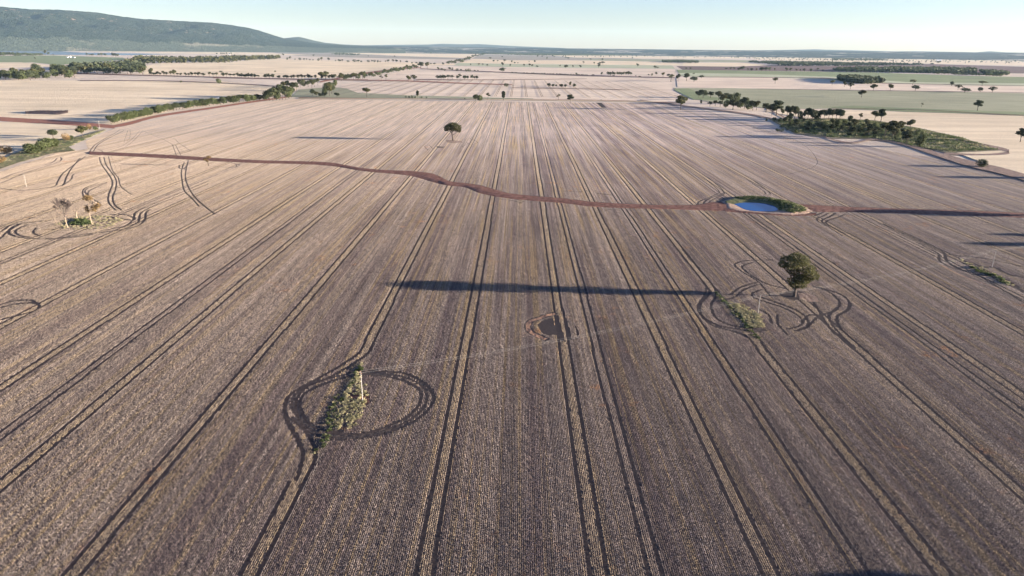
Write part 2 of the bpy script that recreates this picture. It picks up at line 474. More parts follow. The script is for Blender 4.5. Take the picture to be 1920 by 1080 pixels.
strip_px('brown_headland_track', [(1690, 238, 1.2), (1760, 255, 2), (1830, 270, 2.5), (1892, 285, 3), (1850, 291, 1.5), (1770, 289, 2)], 'brown', .645)
strip_px('brown_headland_track', [(1200, 188, .6), (1300, 201, 1), (1400, 214, 1.2), (1445, 223, 1.2)], 'brown', .65)
strip_px('brown_fenceline', [(560, 184, .7), (800, 186, .8), (1000, 187.5, .8), (1160, 189.5, .9), (1270, 193.5, .7)], 'red', .66)
strip_px('brown_fenceline', [(960, 165, .35), (1100, 167, .35), (1180, 169, .3)], 'red', .67)
strip_px('brown_fenceline', [(780, 149, .5), (880, 150, .4), (1100, 148, .25)], 'red', .68)
strip_px('brown_fenceline', [(790, 129, .6), (960, 136.5, .8), (1100, 142, .9), (1265, 146, 1.0)], 'plough', .69)
strip_px('brown_fenceline', [(140, 138, 1), (330, 143, .7), (560, 149, .8), (690, 150, .7)], 'red', .70)
strip_px('brown_fenceline', [(150, 151, .6), (300, 152, .6), (420, 156, .6), (520, 162, .6)], 'plough', .71)
strip_px('brown_fenceline', [(1300, 144.5, .5), (1500, 146, .6), (1560, 148, 1), (1650, 156, .7), (1920, 161, .4)], 'plough', .72)
strip_px('brown_fenceline', [(1420, 167, .3), (1700, 171, .4), (1920, 174, .4)], 'plough', .73)
strip_px('brown_fenceline', [(1560, 203, .5), (1750, 208, .6), (1920, 217, .8), (2100, 222, .8)], 'grass', .74)
strip_px('pale_vehicle_track', [(560, 185.5, .35), (900, 187, .5), (1250, 191.5, .5)], 'cream', .75)
strip_px('green_ditch', [(1262, 150, .4), (1268, 128, .5)], 'green', .76)

strip_px('dark_earth_bank', [(48, 212, 1.5), (70, 211, 3), (90, 211, 3.5), (110, 212, 3), (128, 210, 1.5)], 'brown', .16, 2.2)
# lake at the foot of the range
sheet('lake', [(-200, 88.5), (0, 91.5), (60, 92), (150, 98.5), (240, 100), (320, 101.8), (240, 103.6), (100, 103), (0, 102), (-200, 100)], 'lake', .85)
sheet('cream_lake_shore', [(90, 92), (230, 91), (420, 96), (600, 104), (420, 102.3), (240, 98.5), (150, 95.5)], 'cream', .87)

# ------------------------------------------------------------------ wheel tracks
TRACKS = []     # (path, width)
def px_track(pts, width=.5, x0=0, y0=0, s=1.0):
    TRACKS.append((smooth_path([P(x0 + u / s, y0 + v / s) for u, v in pts], 2.0), width * (1.12 if y0 != 230 else .85) if width < 2 else width))

far_y = P(960, 183).y
lanes = {}
for k in range(-12, 13):
    X = TRAM0 + TRAM * k
    # find where the straight lane leaves the paddock (left hedge / right edge)
    lanes[k] = X
def field_y_limits(X):
    """first and last Y inside the main paddock along x = X"""
    hits = []
    n = len(main_pts)
    for i in range(n):
        a, b = main_pts[i], main_pts[(i + 1) % n]
        if (a.x - X) * (b.x - X) < 0:
            hits.append(a.y + (b.y - a.y) * (X - a.x) / (b.x - a.x))
    return sorted(hits)
def wav(X, y):     # lanes are steered, not ruled
    return .10 * math.sin(y / 47 + X * .3) + .05 * math.sin(y / 19 + X)
# lanes broken by turns round obstacles: lane index -> list of (from, to) Y ranges kept straight
y640, y890 = P(690, 645).y, P(560, 885).y
gap = {-1: [(P(570, 905).y, P(695, 640).y)],
       3: [(P(1450, 660).y, P(1337, 548).y)]}
def lane_points(X, ya, yb, off):
    n = max(2, int((yb - ya) / 6))
    return [Vector((X + off + wav(X, ya + (yb - ya) * i / n), ya + (yb - ya) * i / n, 0)) for i in range(n + 1)]
wd0 = .62
for k, X in lanes.items():
    h = field_y_limits(X)
    if len(h) < 2: continue
    ya, yb = max(h[0], 40), h[-1] - 6
    segs = [(ya, yb)]
    for (g0, g1) in gap.get(k, []):
        new = []
        for a, b in segs:
            if g1 < a or g0 > b: new.append((a, b)); continue
            if a < g0: new.append((a, g0))
            if b > g1: new.append((g1, b))
        segs = new
    for a, b in segs:
        for off in (-1.5, 1.5):
            TRACKS.append((lane_points(X, a, b, off), wd0))
for X, wd in ((26.0, .42), (5.6, .26), (64.0, .32), (-33.5, .26), (101, .26), (88, .26), (135, .30), (166, .26), (-92, .26), (-125, .30), (-158, .26), (-190, .26), (198, .3), (235, .26), (-225, .3)):
    h3 = field_y_limits(X)
    if len(h3) < 2: continue
    for off in (-1.3, 1.3):
        TRACKS.append((lane_points(X, max(h3[0], 40), h3[-1] - 5, off), wd))
n_lane_tracks = len(TRACKS)

C1 = dict(x0=480, y0=640, s=4.32)     # turns round the near power pole
px_track([(885, 0), (840, 90), (700, 190), (560, 270), (400, 360), (280, 430), (235, 520), (250, 630), (310, 750), (370, 860), (378, 960), (345, 1080), (318, 1130)], .62, **C1)
px_track([(960, 0), (905, 100), (760, 200), (600, 290), (440, 355), (345, 440), (322, 540), (360, 650), (425, 760), (472, 860), (482, 950), (425, 1080), (395, 1130)], .62, **C1)
px_track([(760, 250), (900, 235), (1000, 245), (1200, 262), (1350, 330), (1430, 420), (1432, 500), (1350, 600), (1200, 690), (950, 765), (700, 795), (500, 765), (380, 705), (290, 620)], .5, **C1)
px_track([(820, 262), (1000, 262), (1200, 292), (1330, 350), (1385, 430), (1380, 500), (1310, 590), (1180, 672), (960, 742), (720, 776), (520, 750), (410, 695), (330, 600), (290, 510), (340, 410), (480, 335), (640, 290), (760, 262)], .32, **C1)
px_track([(480, 375), (640, 315), (830, 275), (1050, 285), (1220, 330), (1330, 400), (1335, 480), (1280, 570), (1180, 640), (1000, 715), (820, 755), (600, 735), (440, 680), (380, 600), (352, 500), (400, 420), (480, 375)], .45, **C1)
px_track([(560, 720), (700, 735)], .4, **C1); px_track([(560, 745), (700, 755)], .4, **C1); px_track([(560, 770), (690, 778)], .4, **C1)
px_track([(1030, 300), (1100, 380), (1120, 430)], .22, **C1)
C3 = dict(x0=1280, y0=440, s=4.908)   # turns round the lone gum
px_track([(-6, 195), (225, 490), (236, 550), (160, 650), (190, 760), (330, 840), (520, 872), (720, 892)], .6, **C3)
px_track([(0, 140), (100, 262), (290, 490), (310, 560), (262, 650), (300, 760), (420, 830), (600, 865), (760, 882)], .6, **C3)
px_track([(215, 500), (200, 560), (140, 660), (160, 730), (260, 830), (420, 880), (560, 925), (640, 990), (700, 1080)], .55, **C3)
px_track([(300, 500), (420, 640), (560, 800), (680, 930), (780, 1080)], .6, **C3)
px_track([(450, 550), (520, 490), (640, 450), (690, 440)], .4, **C3)
px_track([(400, 600), (490, 570), (560, 510), (690, 460)], .4, **C3)
px_track([(830, 235), (600, 240), (500, 260), (480, 290), (560, 350), (700, 440), (800, 560)], .35, **C3)
px_track([(640, 260), (550, 290), (580, 340), (760, 450), (960, 500)], .3, **C3)
px_track([(720, 510), (650, 535), (650, 580), (850, 650), (960, 690), (1080, 760), (1092, 830), (960, 872)], .4, **C3)
px_track([(700, 570), (900, 640), (1050, 700), (1140, 770), (1155, 840), (1040, 890)], .5, **C3)
px_track([(1050, 520), (1150, 560), (1220, 650), (1280, 750), (1350, 860), (1480, 980), (1600, 1080)], .55, **C3)
px_track([(1200, 480), (1330, 520), (1430, 600), (1440, 660), (1350, 740), (1370, 820), (1450, 920), (1580, 1040)], .6, **C3)
px_track([(1260, 490), (1450, 550), (1530, 620), (1520, 690), (1420, 760), (1450, 860), (1530, 940), (1700, 1080)], .6, **C3)
px_track([(1100, 810), (1160, 740), (1260, 742), (1380, 710)], .35, **C3)
px_track([(1150, 850), (1230, 770), (1290, 740)], .35, **C3)
px_track([(700, 690), (790, 740), (820, 820)], .3, **C3); px_track([(870, 740), (880, 830), (960, 920)], .3, **C3)
C5 = dict(x0=0, y0=340, s=6.4)        # turns round the dead trees
px_track([(-200, 820), (0, 690), (90, 600), (180, 530), (300, 500), (600, 470)], .6, **C5)
px_track([(-300, 700), (0, 610), (110, 535), (250, 510)], .5, **C5)
px_track([(240, 515), (115, 590), (130, 640), (260, 680), (500, 692), (800, 680), (1100, 640)], .55, **C5)
px_track([(330, 520), (190, 590), (230, 650), (360, 675)], .5, **C5)
px_track([(430, 560), (400, 620), (480, 660)], .35, **C5)
px_track([(1200, 420), (1400, 440), (1600, 470), (1610, 420), (1650, 360), (1920, 240), (2500, 0)], .55, **C5)
px_track([(1200, 600), (1400, 560), (1560, 530), (1660, 490), (1680, 400), (1740, 350), (1920, 265), (2500, 30)], .55, **C5)
px_track([(600, 700), (1000, 640), (1400, 590), (1640, 540), (1740, 460), (1750, 380), (1800, 340)], .5, **C5)
px_track([(1300, 400), (1480, 400), (1600, 440), (1560, 500), (1480, 540)], .4, **C5)
px_track([(1180, 20), (1010, 90), (1000, 180), (1060, 240), (1120, 275)], .38, **C5)
px_track([(1280, 20), (1080, 110), (1060, 190), (1120, 260)], .38, **C5)
C6 = dict(x0=140, y0=230, s=5.4)
px_track([(250, 350), (270, 420), (360, 550), (380, 630), (340, 740), (350, 820), (420, 890)], .4, **C6)
px_track([(295, 350), (320, 430), (410, 560), (420, 650), (385, 760), (410, 840), (480, 890)], .45, **C6)
px_track([(340, 340), (380, 480), (440, 560), (470, 650), (580, 730)], .35, **C6)
px_track([(370, 340), (430, 500), (450, 600)], .3, **C6)
px_track([(1110, 400), (1080, 500), (1090, 600), (1110, 690), (1180, 760), (1260, 850)], .4, **C6)
px_track([(1150, 380), (1120, 540), (1160, 670), (1250, 790), (1420, 930)], .45, **C6)
px_track([(1060, 430), (1060, 460), (1100, 470), (1130, 440)], .6, **C6); px_track([(1100, 420), (1090, 460), (1140, 480)], .5, **C6)
px_track([(990, 225), (1030, 330)], .35, **C6); px_track([(1020, 225), (1075, 330)], .35, **C6)
px_track([(690, 80), (750, 110), (900, 170), (1000, 230)], .35, **C6)
px_track([(760, 110), (880, 140), (1000, 160), (1060, 210), (1180, 290)], .35, **C6)
px_track([(150, 295), (200, 230), (300, 165), (400, 110), (460, 70)], .6, **C6)
px_track([(190, 290), (240, 220), (340, 160), (440, 110), (500, 80)], .75, **C6)
px_track([(215, 262), (265, 280), (280, 297), (210, 300)], .5, **C6)
px_track([(690, 80), (600, 180), (500, 250), (370, 290)], .35, **C6); px_track([(660, 80), (580, 165), (480, 235), (360, 270)], .35, **C6)
px_track([(560, 70), (560, 140), (530, 190)], .3, **C6); px_track([(540, 75), (510, 160), (500, 200)], .3, **C6)
px_track([(1530, 400), (1600, 410), (1640, 432), (1600, 455), (1400, 440)], .4, **C6); px_track([(1560, 405), (1665, 425), (1630, 455)], .4, **C6)
px_track([(1180, 190), (1400, 230), (1600, 265)], .35, **C6)
px_track([(1520, 800), (1500, 890), (1600, 940)], .3, **C6); px_track([(1560, 770), (1545, 890), (1640, 930)], .3, **C6)
C7 = dict(x0=0, y0=200, s=3.0)        # left pole turn
px_track([(340, 285), (330, 310), (150, 370), (0, 432), (-200, 500)], .45, **C7)
px_track([(320, 290), (280, 320), (100, 370), (0, 408), (-200, 470)], .45, **C7)
px_track([(480, 280), (360, 370), (325, 420), (300, 450), (150, 470), (0, 462), (-100, 450)], .45, **C7)
px_track([(450, 290), (400, 350), (372, 400), (350, 442), (260, 458)], .6, **C7)
px_track([(620, 350), (430, 375), (400, 410), (350, 445)], .35, **C7)
px_track([(560, 545), (480, 470), (640, 415)], .3, **C7)
C4 = dict(x0=1280, y0=340, s=6.0)     # turns round the dam
px_track([(240, -40), (400, 100), (392, 140), (250, 200), (170, 240), (190, 280)], .5, **C4)
px_track([(290, -40), (450, 100), (430, 145), (280, 205), (230, 260), (260, 290)], .5, **C4)
px_track([(440, 110), (470, 140), (330, 210), (290, 250)], .4, **C4)
px_track([(720, -20), (920, 120), (915, 150)], .5, **C4); px_track([(780, -20), (975, 125), (965, 150)], .5, **C4)
px_track([(1830, 375), (1760, 400), (1620, 450), (1640, 490), (1840, 600)], .5, **C4)
px_track([(1720, 360), (1650, 400), (1570, 440), (1590, 480), (1790, 610)], .5, **C4)
px_track([(1640, 360), (1570, 395), (1510, 420), (1520, 450), (1600, 500)], .4, **C4)
px_track([(1580, 350), (1480, 390)], .4, **C4)
C8 = dict(x0=1640, y0=420, s=6.75)    # turns and drain round the right pole
px_track([(50, 0), (740, 340), (810, 420), (830, 480), (1000, 565), (1300, 655), (1890, 1000)], .6, **C8)
px_track([(110, 0), (770, 310), (880, 380), (905, 460), (1000, 540), (1200, 620), (1600, 700), (1890, 870)], .65, **C8)
px_track([(890, 380), (1100, 410), (1500, 460), (1890, 550)], .4, **C8)
px_track([(1080, 450), (1400, 610), (1650, 700), (1890, 850), (2200, 980)], .5, **C8)
px_track([(1560, 560), (1700, 640), (1890, 680)], .4, **C8)
px_track([(1270, 510), (1380, 550), (1500, 545), (1600, 600), (1750, 660)], .9, **C8)
CA = dict(x0=700, y0=240, s=6.75)     # kinks beside the back gum
px_track([(690, 280), (650, 235), (700, 215), (750, 260)], .5, **CA); px_track([(1215, 130), (1320, 180), (1230, 210), (1180, 180)], .45, **CA)
px_track([(1150, 250), (1130, 235), (1200, 200)], .35, **CA)
px_track([(1600, 880), (1700, 880), (1900, 930)], .3, **CA); px_track([(1590, 900), (1700, 910), (1880, 950)], .3, **CA)
CB = dict(x0=640, y0=260, s=3.0)
px_track([(540, 545), (600, 580), (680, 680), (740, 800)], .22, **CB); px_track([(590, 580), (660, 650), (720, 780)], .22, **CB)
px_track([(770, 490), (735, 500), (735, 560), (765, 640)], .22, **CB)
px_track([(1440, 310), (1520, 318)], .8, **CB); px_track([(1250, 296), (1350, 300)], .4, **CB)
CR = dict(x0=1280, y0=260, s=3.0)
px_track([(600, -10), (700, 50), (755, 120), (730, 160), (600, 200)], .35, **CR)
px_track([(-20, 590), (40, 575), (75, 575), (60, 600), (0, 610)], .4, 0, 0, 1.0) if False else None
px_track([(-20, 585), (20, 572), (60, 568), (74, 574), (62, 584), (0, 600)], .45)
px_track([(-20, 578), (20, 566), (56, 563), (70, 570)], .35)
# tilled lines and gouges
px_track([(1120, 190), (1133, 202)], 9.0)
# the next paddock's lanes beyond the back fence
far_tracks = []
for k in range(-13, 12):
    X = TRAM0 + TRAM * k
    for off in (-1.5, 1.5):
        far_tracks.append((lane_points(X, far_y + 14, P(960, 150.5).y, off), 1.0))

def path_track(path, width, z, name='wheel_track', mat='track'):
    v, f = ribbon(path, width, z, .18 if len(path) < 120 else .1)
    link(name, mesh(name, v, f, [M[mat]]), **S)
M['lane_far'] = m_plain('far_lane_soil', (.16, .11, .09), (.22, .16, .13), .05, bump=.6)
for i, (p, wd) in enumerate(TRACKS):
    path_track(p, wd, .004 + .0007 * (i % 5))
for i, (p, wd) in enumerate(far_tracks):
    path_track(p, wd, .90, 'wheel_track', 'lane_far')

# ------------------------------------------------------------------ bare patches
HOLLOW = [(1002, 607), (1020, 596), (1040, 593), (1046, 606), (1054, 633), (1030, 632), (1012, 627)]
RUTS = [[(1040, 592), (1046, 592), (1059, 640), (1050, 639)], [(1056, 592), (1062, 598), (1072, 636), (1065, 637)], [(1079, 610), (1086, 628), (1082, 630)]]
sheet('bare_hollow', HOLLOW, 'darksoil', .008)
HOLLOW_RIM = [(1040, 588), (1024, 592), (1008, 598), (995, 602), (990, 612), (994, 622), (1008, 630), (1024, 636)]
path_track(smooth_path([P(*p) for p in HOLLOW_RIM], 1), 1.7, .010, 'orange_soil_rim', 'orange')
for px in RUTS:
    sheet('rut_hollow', px, 'darksoil', .012)
RING = [(1478, 547), (1492, 545), (1502, 550), (1503, 558), (1490, 563), (1474, 560), (1462, 553)]
sheet('leaf_litter', RING, 'darksoil', .009)
sheet('leaf_litter', [(1496, 549), (1512, 549), (1530, 556), (1534, 566), (1516, 566), (1500, 560)], 'brown', .0095)
sheet('bare_soil_patch', [(836, 262.5), (850, 263), (864, 264), (868, 267), (850, 268.5), (838, 267)], 'brown', .009)
sheet('bare_soil_patch', [(818, 274), (834, 275), (830, 278), (819, 277)], 'darksoil', .0095)
sheet('bare_soil_patch', [(655, 738), (672, 730), (690, 740), (694, 755), (676, 762), (658, 756)], 'red', .009)
path_track(smooth_path([P(1765, 497), P(1795, 513), P(1830, 527), P(1872, 541)], 2), 1.1, .0092, 'orange_soil_streak', 'orange')

# ------------------------------------------------------------------ straw (rows of standing stubble)
CELL = .2
GX0, GX1, GY0, GY1 = -640.0, 640.0, 60.0, 800.0
nx, ny = int((GX1 - GX0) / CELL), int((GY1 - GY0) / CELL)
blocked = np.zeros((ny, nx), dtype=np.uint8)
def stamp(xs, ys, r):
    k = int(math.ceil(r / CELL))
    for dx in range(-k, k + 1):
        for dy in range(-k, k + 1):
            if math.hypot(dx, dy) * CELL > r + .05: continue
            ix = ((xs - GX0) / CELL).astype(int) + dx; iy = ((ys - GY0) / CELL).astype(int) + dy
            ok = (ix >= 0) & (ix < nx) & (iy >= 0) & (iy < ny)
            blocked[iy[ok], ix[ok]] = 1
def stamp_path(path, width, worn=1.0):
    P2 = np.array([(p.x, p.y) for p in path]); seg = np.linalg.norm(np.diff(P2, axis=0), axis=1)
    L = np.concatenate([[0], np.cumsum(seg)])
    t = np.arange(0, L[-1], CELL * .6)
    if worn < 1: t = t[(nr.random(int(L[-1] / 4) + 2) < worn)[(t / 4).astype(int)]]
    stamp(np.interp(t, L, P2[:, 0]), np.interp(t, L, P2[:, 1]), width / 2)
for p, wd in TRACKS:
    if wd > .27: stamp_path(p, wd, 1.0)
stamp_path(smooth_path([P(*p) for p in HOLLOW_RIM], 1), 2.0)
def inside(poly, X, Y):
    r = np.zeros(X.shape, dtype=bool); n = len(poly)
    for i in range(n):
        x1, y1 = poly[i]; x2, y2 = poly[(i + 1) % n]
        if y1 == y2: continue
        c = (y1 > Y) != (y2 > Y)
        r ^= c & (X < (x2 - x1) * (Y - y1) / (y2 - y1) + x1)
    return r
POND_OUT = [(1352, 378), (1373, 371), (1405, 368.5), (1438, 372), (1480, 380), (1512, 390), (1526, 396), (1513, 401), (1488, 405), (1455, 403), (1420, 401), (1390, 398), (1360, 392)]
polys = [[(P(x, y).x, P(x, y).y) for x, y in q] for q in (POND_OUT, RING, [(1008, 609), (1022, 600), (1036, 598), (1040, 612), (1042, 629), (1028, 629), (1016, 624)], *RUTS, [(655, 738), (672, 730), (690, 740), (694, 755), (676, 762), (658, 756)])]
polys += [[tuple(a) for a in A] + [tuple(b) for b in B[::-1]] for A, B in cut]
cx = GX0 + (np.arange(nx) + .5) * CELL
cy = GY0 + (np.arange(ny) + .5) * CELL
for poly in polys:
    pa = np.array(poly); x0, y0 = pa.min(0); x1, y1 = pa.max(0)
    i0, i1 = max(0, int((x0 - GX0) / CELL)), min(nx, int((x1 - GX0) / CELL) + 1)
    j0, j1 = max(0, int((y0 - GY0) / CELL)), min(ny, int((y1 - GY0) / CELL) + 1)
    if i1 <= i0 or j1 <= j0: continue
    for a in range(i0, i1, 800):
        b = min(i1, a + 800)
        X, Y = np.meshgrid(cx[a:b], cy[j0:j1])
        blocked[j0:j1, a:b] |= inside(poly, X, Y).astype(np.uint8)
integ = np.zeros((ny + 1, nx + 1), dtype=np.int32)
integ[1:, 1:] = blocked.cumsum(0, dtype=np.int32).cumsum(1, dtype=np.int32)
def box_sum(x0, y0, x1, y1):
    i0 = np.clip(np.floor((x0 - GX0) / CELL).astype(int), 0, nx); i1 = np.clip(np.ceil((x1 - GX0) / CELL).astype(int), 0, nx)
    j0 = np.clip(np.floor((y0 - GY0) / CELL).astype(int), 0, ny); j1 = np.clip(np.ceil((y1 - GY0) / CELL).astype(int), 0, ny)
    return integ[j1, i1] - integ[j0, i1] - integ[j1, i0] + integ[j0, i0]
ROW = .4
PW, PL = 6 * ROW, 3.0
gx = np.arange(GX0, GX1, PW) + PW / 2; gy = np.arange(GY0 + 10, GY1, PL) + PL / 2
X, Y = np.meshgrid(gx, gy); X = X.ravel(); Y = Y.ravel()
mainpoly = [(p.x, p.y) for p in main_pts]
keep = (np.abs(X) < .80 * Y + 25) & inside(mainpoly, X, Y) & (nr.random(len(X)) < np.clip((810 - Y) / 40, 0, 1))
X, Y = X[keep], Y[keep]
bs = box_sum(X - PW / 2, Y - PL / 2, X + PW / 2, Y + PL / 2)
full = bs == 0
FX, FY = X[full], Y[full]
HX, HY = X[~full], Y[~full]
ox, oy = np.meshgrid((np.arange(6) - 2.5) * ROW, (np.arange(4) - 1.5) * .75)
SX = (HX[:, None] + ox.ravel()[None]).ravel(); SY = (HY[:, None] + oy.ravel()[None]).ravel()
ok = box_sum(SX - .12, SY - .3, SX + .12, SY + .3) == 0
edge = box_sum(SX - .38, SY - .5, SX + .38, SY + .5) > 0
ok &= ~(edge & (nr.random(len(SX)) < .22))
SX, SY = SX[ok], SY[ok]
print('straw patches', len(FX), 'row pieces', len(SX))

def straw_mesh(name, rows, length, seed):
    r = np.random.default_rng(seed)
    per = 10.5
    n = int(rows * length * per)
    row = r.integers(0, rows, n)
    x = (row - (rows - 1) / 2) * ROW + r.normal(0, .034, n)
    y = ((np.arange(n) // rows + r.uniform(0, 1, n)) / math.ceil(n / rows) - .5) * length; row = np.arange(n) % rows
    x = (row - (rows - 1) / 2) * ROW + r.normal(0, .034, n)
    # gaps and clumps along the row
    h = (.15 + .20 * r.random(n) ** 1.4) * (1 + .10 * np.sin(y * 2.7 + row * 2.1 + seed))
    wd = r.uniform(.018, .048, n)
    a = r.uniform(0, np.pi, n)
    lx, ly = r.normal(0, .07, n), r.normal(0, .07, n)
    dx, dy = np.cos(a) * wd / 2, np.sin(a) * wd / 2
    z0 = np.zeros(n)
    V = np.stack([np.stack([x - dx, y - dy, z0], 1), np.stack([x + dx, y + dy, z0], 1),
                  np.stack([x + dx * .7 + lx, y + dy * .7 + ly, h], 1), np.stack([x - dx * .7 + lx, y - dy * .7 + ly, h * r.uniform(.8, 1, n)], 1)], 1)
    # loose straw lying between the rows
    m_ = int(n * .08)
    x = r.uniform(-rows * ROW / 2, rows * ROW / 2, m_); y = r.uniform(-length / 2, length / 2, m_)
    a = r.uniform(0, np.pi, m_); L = r.uniform(.1, .25, m_); wd = r.uniform(.02, .05, m_); z = r.uniform(.03, .16, m_)
    ca, sa = np.cos(a), np.sin(a)
    tz = r.normal(0, .05, m_)
    V2 = np.stack([np.stack([x - ca * L - sa * wd, y - sa * L + ca * wd, z], 1), np.stack([x - ca * L + sa * wd, y - sa * L - ca * wd, z], 1),
                   np.stack([x + ca * L + sa * wd, y + sa * L - ca * wd, z + tz], 1), np.stack([x + ca * L - sa * wd, y + sa * L + ca * wd, z + tz], 1)], 1)
    V = np.concatenate([V, V2]).reshape(-1, 3)
    return mesh(name, V, np.arange(len(V)).reshape(-1, 4), [M['straw']])

def scatter(name, xs, ys, protos, zrot=True, scale=None, **props):
    """one object: points, with a geometry-nodes tree that stands a clump on each"""
    pts = np.stack([xs, ys, np.full(len(xs), .004)], 1)
    m = D.meshes.new(name); m.vertices.add(len(pts)); m.vertices.foreach_set('co', pts.astype(np.float32).ravel())
    at = m.attributes.new('turn', 'FLOAT', 'POINT'); at.data.foreach_set('value', (nr.integers(0, 2, len(pts)) * np.pi).astype(np.float32) if zrot else (nr.random(len(pts)) * 6.28).astype(np.float32))
    sa = m.attributes.new('size', 'FLOAT', 'POINT'); sa.data.foreach_set('value', (nr.uniform(.85, 1.15, len(pts)) if scale is None else scale).astype(np.float32))
    pi = m.attributes.new('pick', 'INT', 'POINT'); pi.data.foreach_set('value', nr.integers(0, len(protos), len(pts)).astype(np.int32))
    o = link(name, m, **props)
    c = D.collections.new(name + '_clumps')
    for i, pm in enumerate(protos):
        c.objects.link(D.objects.new(name + '_clump', pm))
    t = D.node_groups.new(name, 'GeometryNodeTree')
    t.interface.new_socket('Geometry', in_out='INPUT', socket_type='NodeSocketGeometry')
    t.interface.new_socket('Geometry', in_out='OUTPUT', socket_type='NodeSocketGeometry')
    N = t.nodes.new
    gi, go = N('NodeGroupInput'), N('NodeGroupOutput')
    ci = N('GeometryNodeCollectionInfo'); ci.inputs[0].default_value = c; ci.inputs[1].default_value = True; ci.inputs[2].default_value = True
    ip = N('GeometryNodeInstanceOnPoints'); ip.inputs['Pick Instance'].default_value = True
    def attr(nm, typ):
        a = N('GeometryNodeInputNamedAttribute'); a.data_type = typ; a.inputs[0].default_value = nm; return a.outputs[0]
    cv = N('ShaderNodeCombineXYZ'); t.links.new(attr('turn', 'FLOAT'), cv.inputs[2])
    t.links.new(gi.outputs[0], ip.inputs['Points']); t.links.new(ci.outputs[0], ip.inputs['Instance'])
    t.links.new(attr('pick', 'INT'), ip.inputs['Instance Index'])
    t.links.new(cv.outputs[0], ip.inputs['Rotation'])
    cs = N('ShaderNodeCombineXYZ'); sz = attr('size', 'FLOAT')
    if zrot:
        cs.inputs[0].default_value = 1; cs.inputs[1].default_value = 1; t.links.new(sz, cs.inputs[2])
    else:
        for i in range(3): t.links.new(sz, cs.inputs[i])
    t.links.new(cs.outputs[0], ip.inputs['Scale'])
    t.links.new(ip.outputs[0], go.inputs[0])
    md = o.modifiers.new('scatter', 'NODES'); md.node_group = t
    return o
def fade(y): return nr.uniform(.85, 1.15, len(y)) * np.clip((800 - y) / 330, .10, 1)
scatter('cut_straw', FX, FY, [straw_mesh('straw_patch', 6, PL, s) for s in range(6)], scale=fade(FY), kind='stuff',
        label='rows of pale cut straw standing over the whole near paddock')
scatter('cut_straw', SX, SY, [straw_mesh('straw_row', 1, .75, 20 + s) for s in range(6)], scale=fade(SY), kind='stuff',
        label='short lengths of cut straw rows beside the wheel tracks')

# ------------------------------------------------------------------ trees
def tube(path, radii, sides=6):
    vs, fs = [], []
    for i, p in enumerate(path):
        t = (path[min(i + 1, len(path) - 1)] - path[max(i - 1, 0)]).normalized()
        a = t.orthogonal().normalized(); b = t.cross(a)
        for k in range(sides):
            th = 2 * math.pi * k / sides
            vs.append(p + (a * math.cos(th) + b * math.sin(th)) * radii[i])
        if i:
            for k in range(sides):
                k2 = (k + 1) % sides
                fs.append(((i - 1) * sides + k, (i - 1) * sides + k2, i * sides + k2, i * sides + k))
    return vs, fs

class Acc:
    def __init__(s): s.v = []; s.f = []
    def add(s, vf):
        o = len(s.v); s.v += list(vf[0]); s.f += [tuple(i + o for i in f) for f in vf[1]]

def limb(acc, a, b, ra, rb, r, n=4, wob=.06, sides=5):
    L = (b - a).length
    path = [a.lerp(b, i / n) + (Vector((r.uniform(-1, 1), r.uniform(-1, 1), r.uniform(-.4, .4))) * L * wob if 0 < i < n else Vector()) for i in range(n + 1)]
    acc.add(tube(path, [ra + (rb - ra) * i / n for i in range(n + 1)], sides))
    return path

def leaves(lobes, n, size, rg, shell=.55):
    """leaf-clump faces through the crown's lobes: list of (centre, radii, weight)"""
    wts = np.array([l[2] for l in lobes]); wts = wts / wts.sum()
    pick = rg.choice(len(lobes), n, p=wts)
    d = rg.normal(size=(n, 3)); d /= np.linalg.norm(d, axis=1)[:, None]
    rad = rg.uniform(shell, 1.0, n) ** .8
    # sub-clumps: pull towards random clump centres so the outline is uneven
    C = np.array([l[0] for l in lobes])[pick]; R = np.array([l[1] for l in lobes])[pick]
    nc = max(8, n // 22)
    cd = rg.normal(size=(nc, 3)); cd /= np.linalg.norm(cd, axis=1)[:, None]
    near = cd[rg.integers(0, nc, n)]
    d = d * .38 + near * .62; d /= np.linalg.norm(d, axis=1)[:, None]
    p = C + d * rad[:, None] * R * rg.uniform(.82, 1.1, n)[:, None]
    a = rg.normal(size=(n, 3)); a /= np.linalg.norm(a, axis=1)[:, None]
    b = np.cross(a, rg.normal(size=(n, 3))); b /= np.linalg.norm(b, axis=1)[:, None]
    s = size * rg.uniform(.5, 1.25, n)[:, None]
    V = np.stack([p - a * s, p - b * s * .55, p + a * s, p + b * s * .55], 1).reshape(-1, 3)
    return V

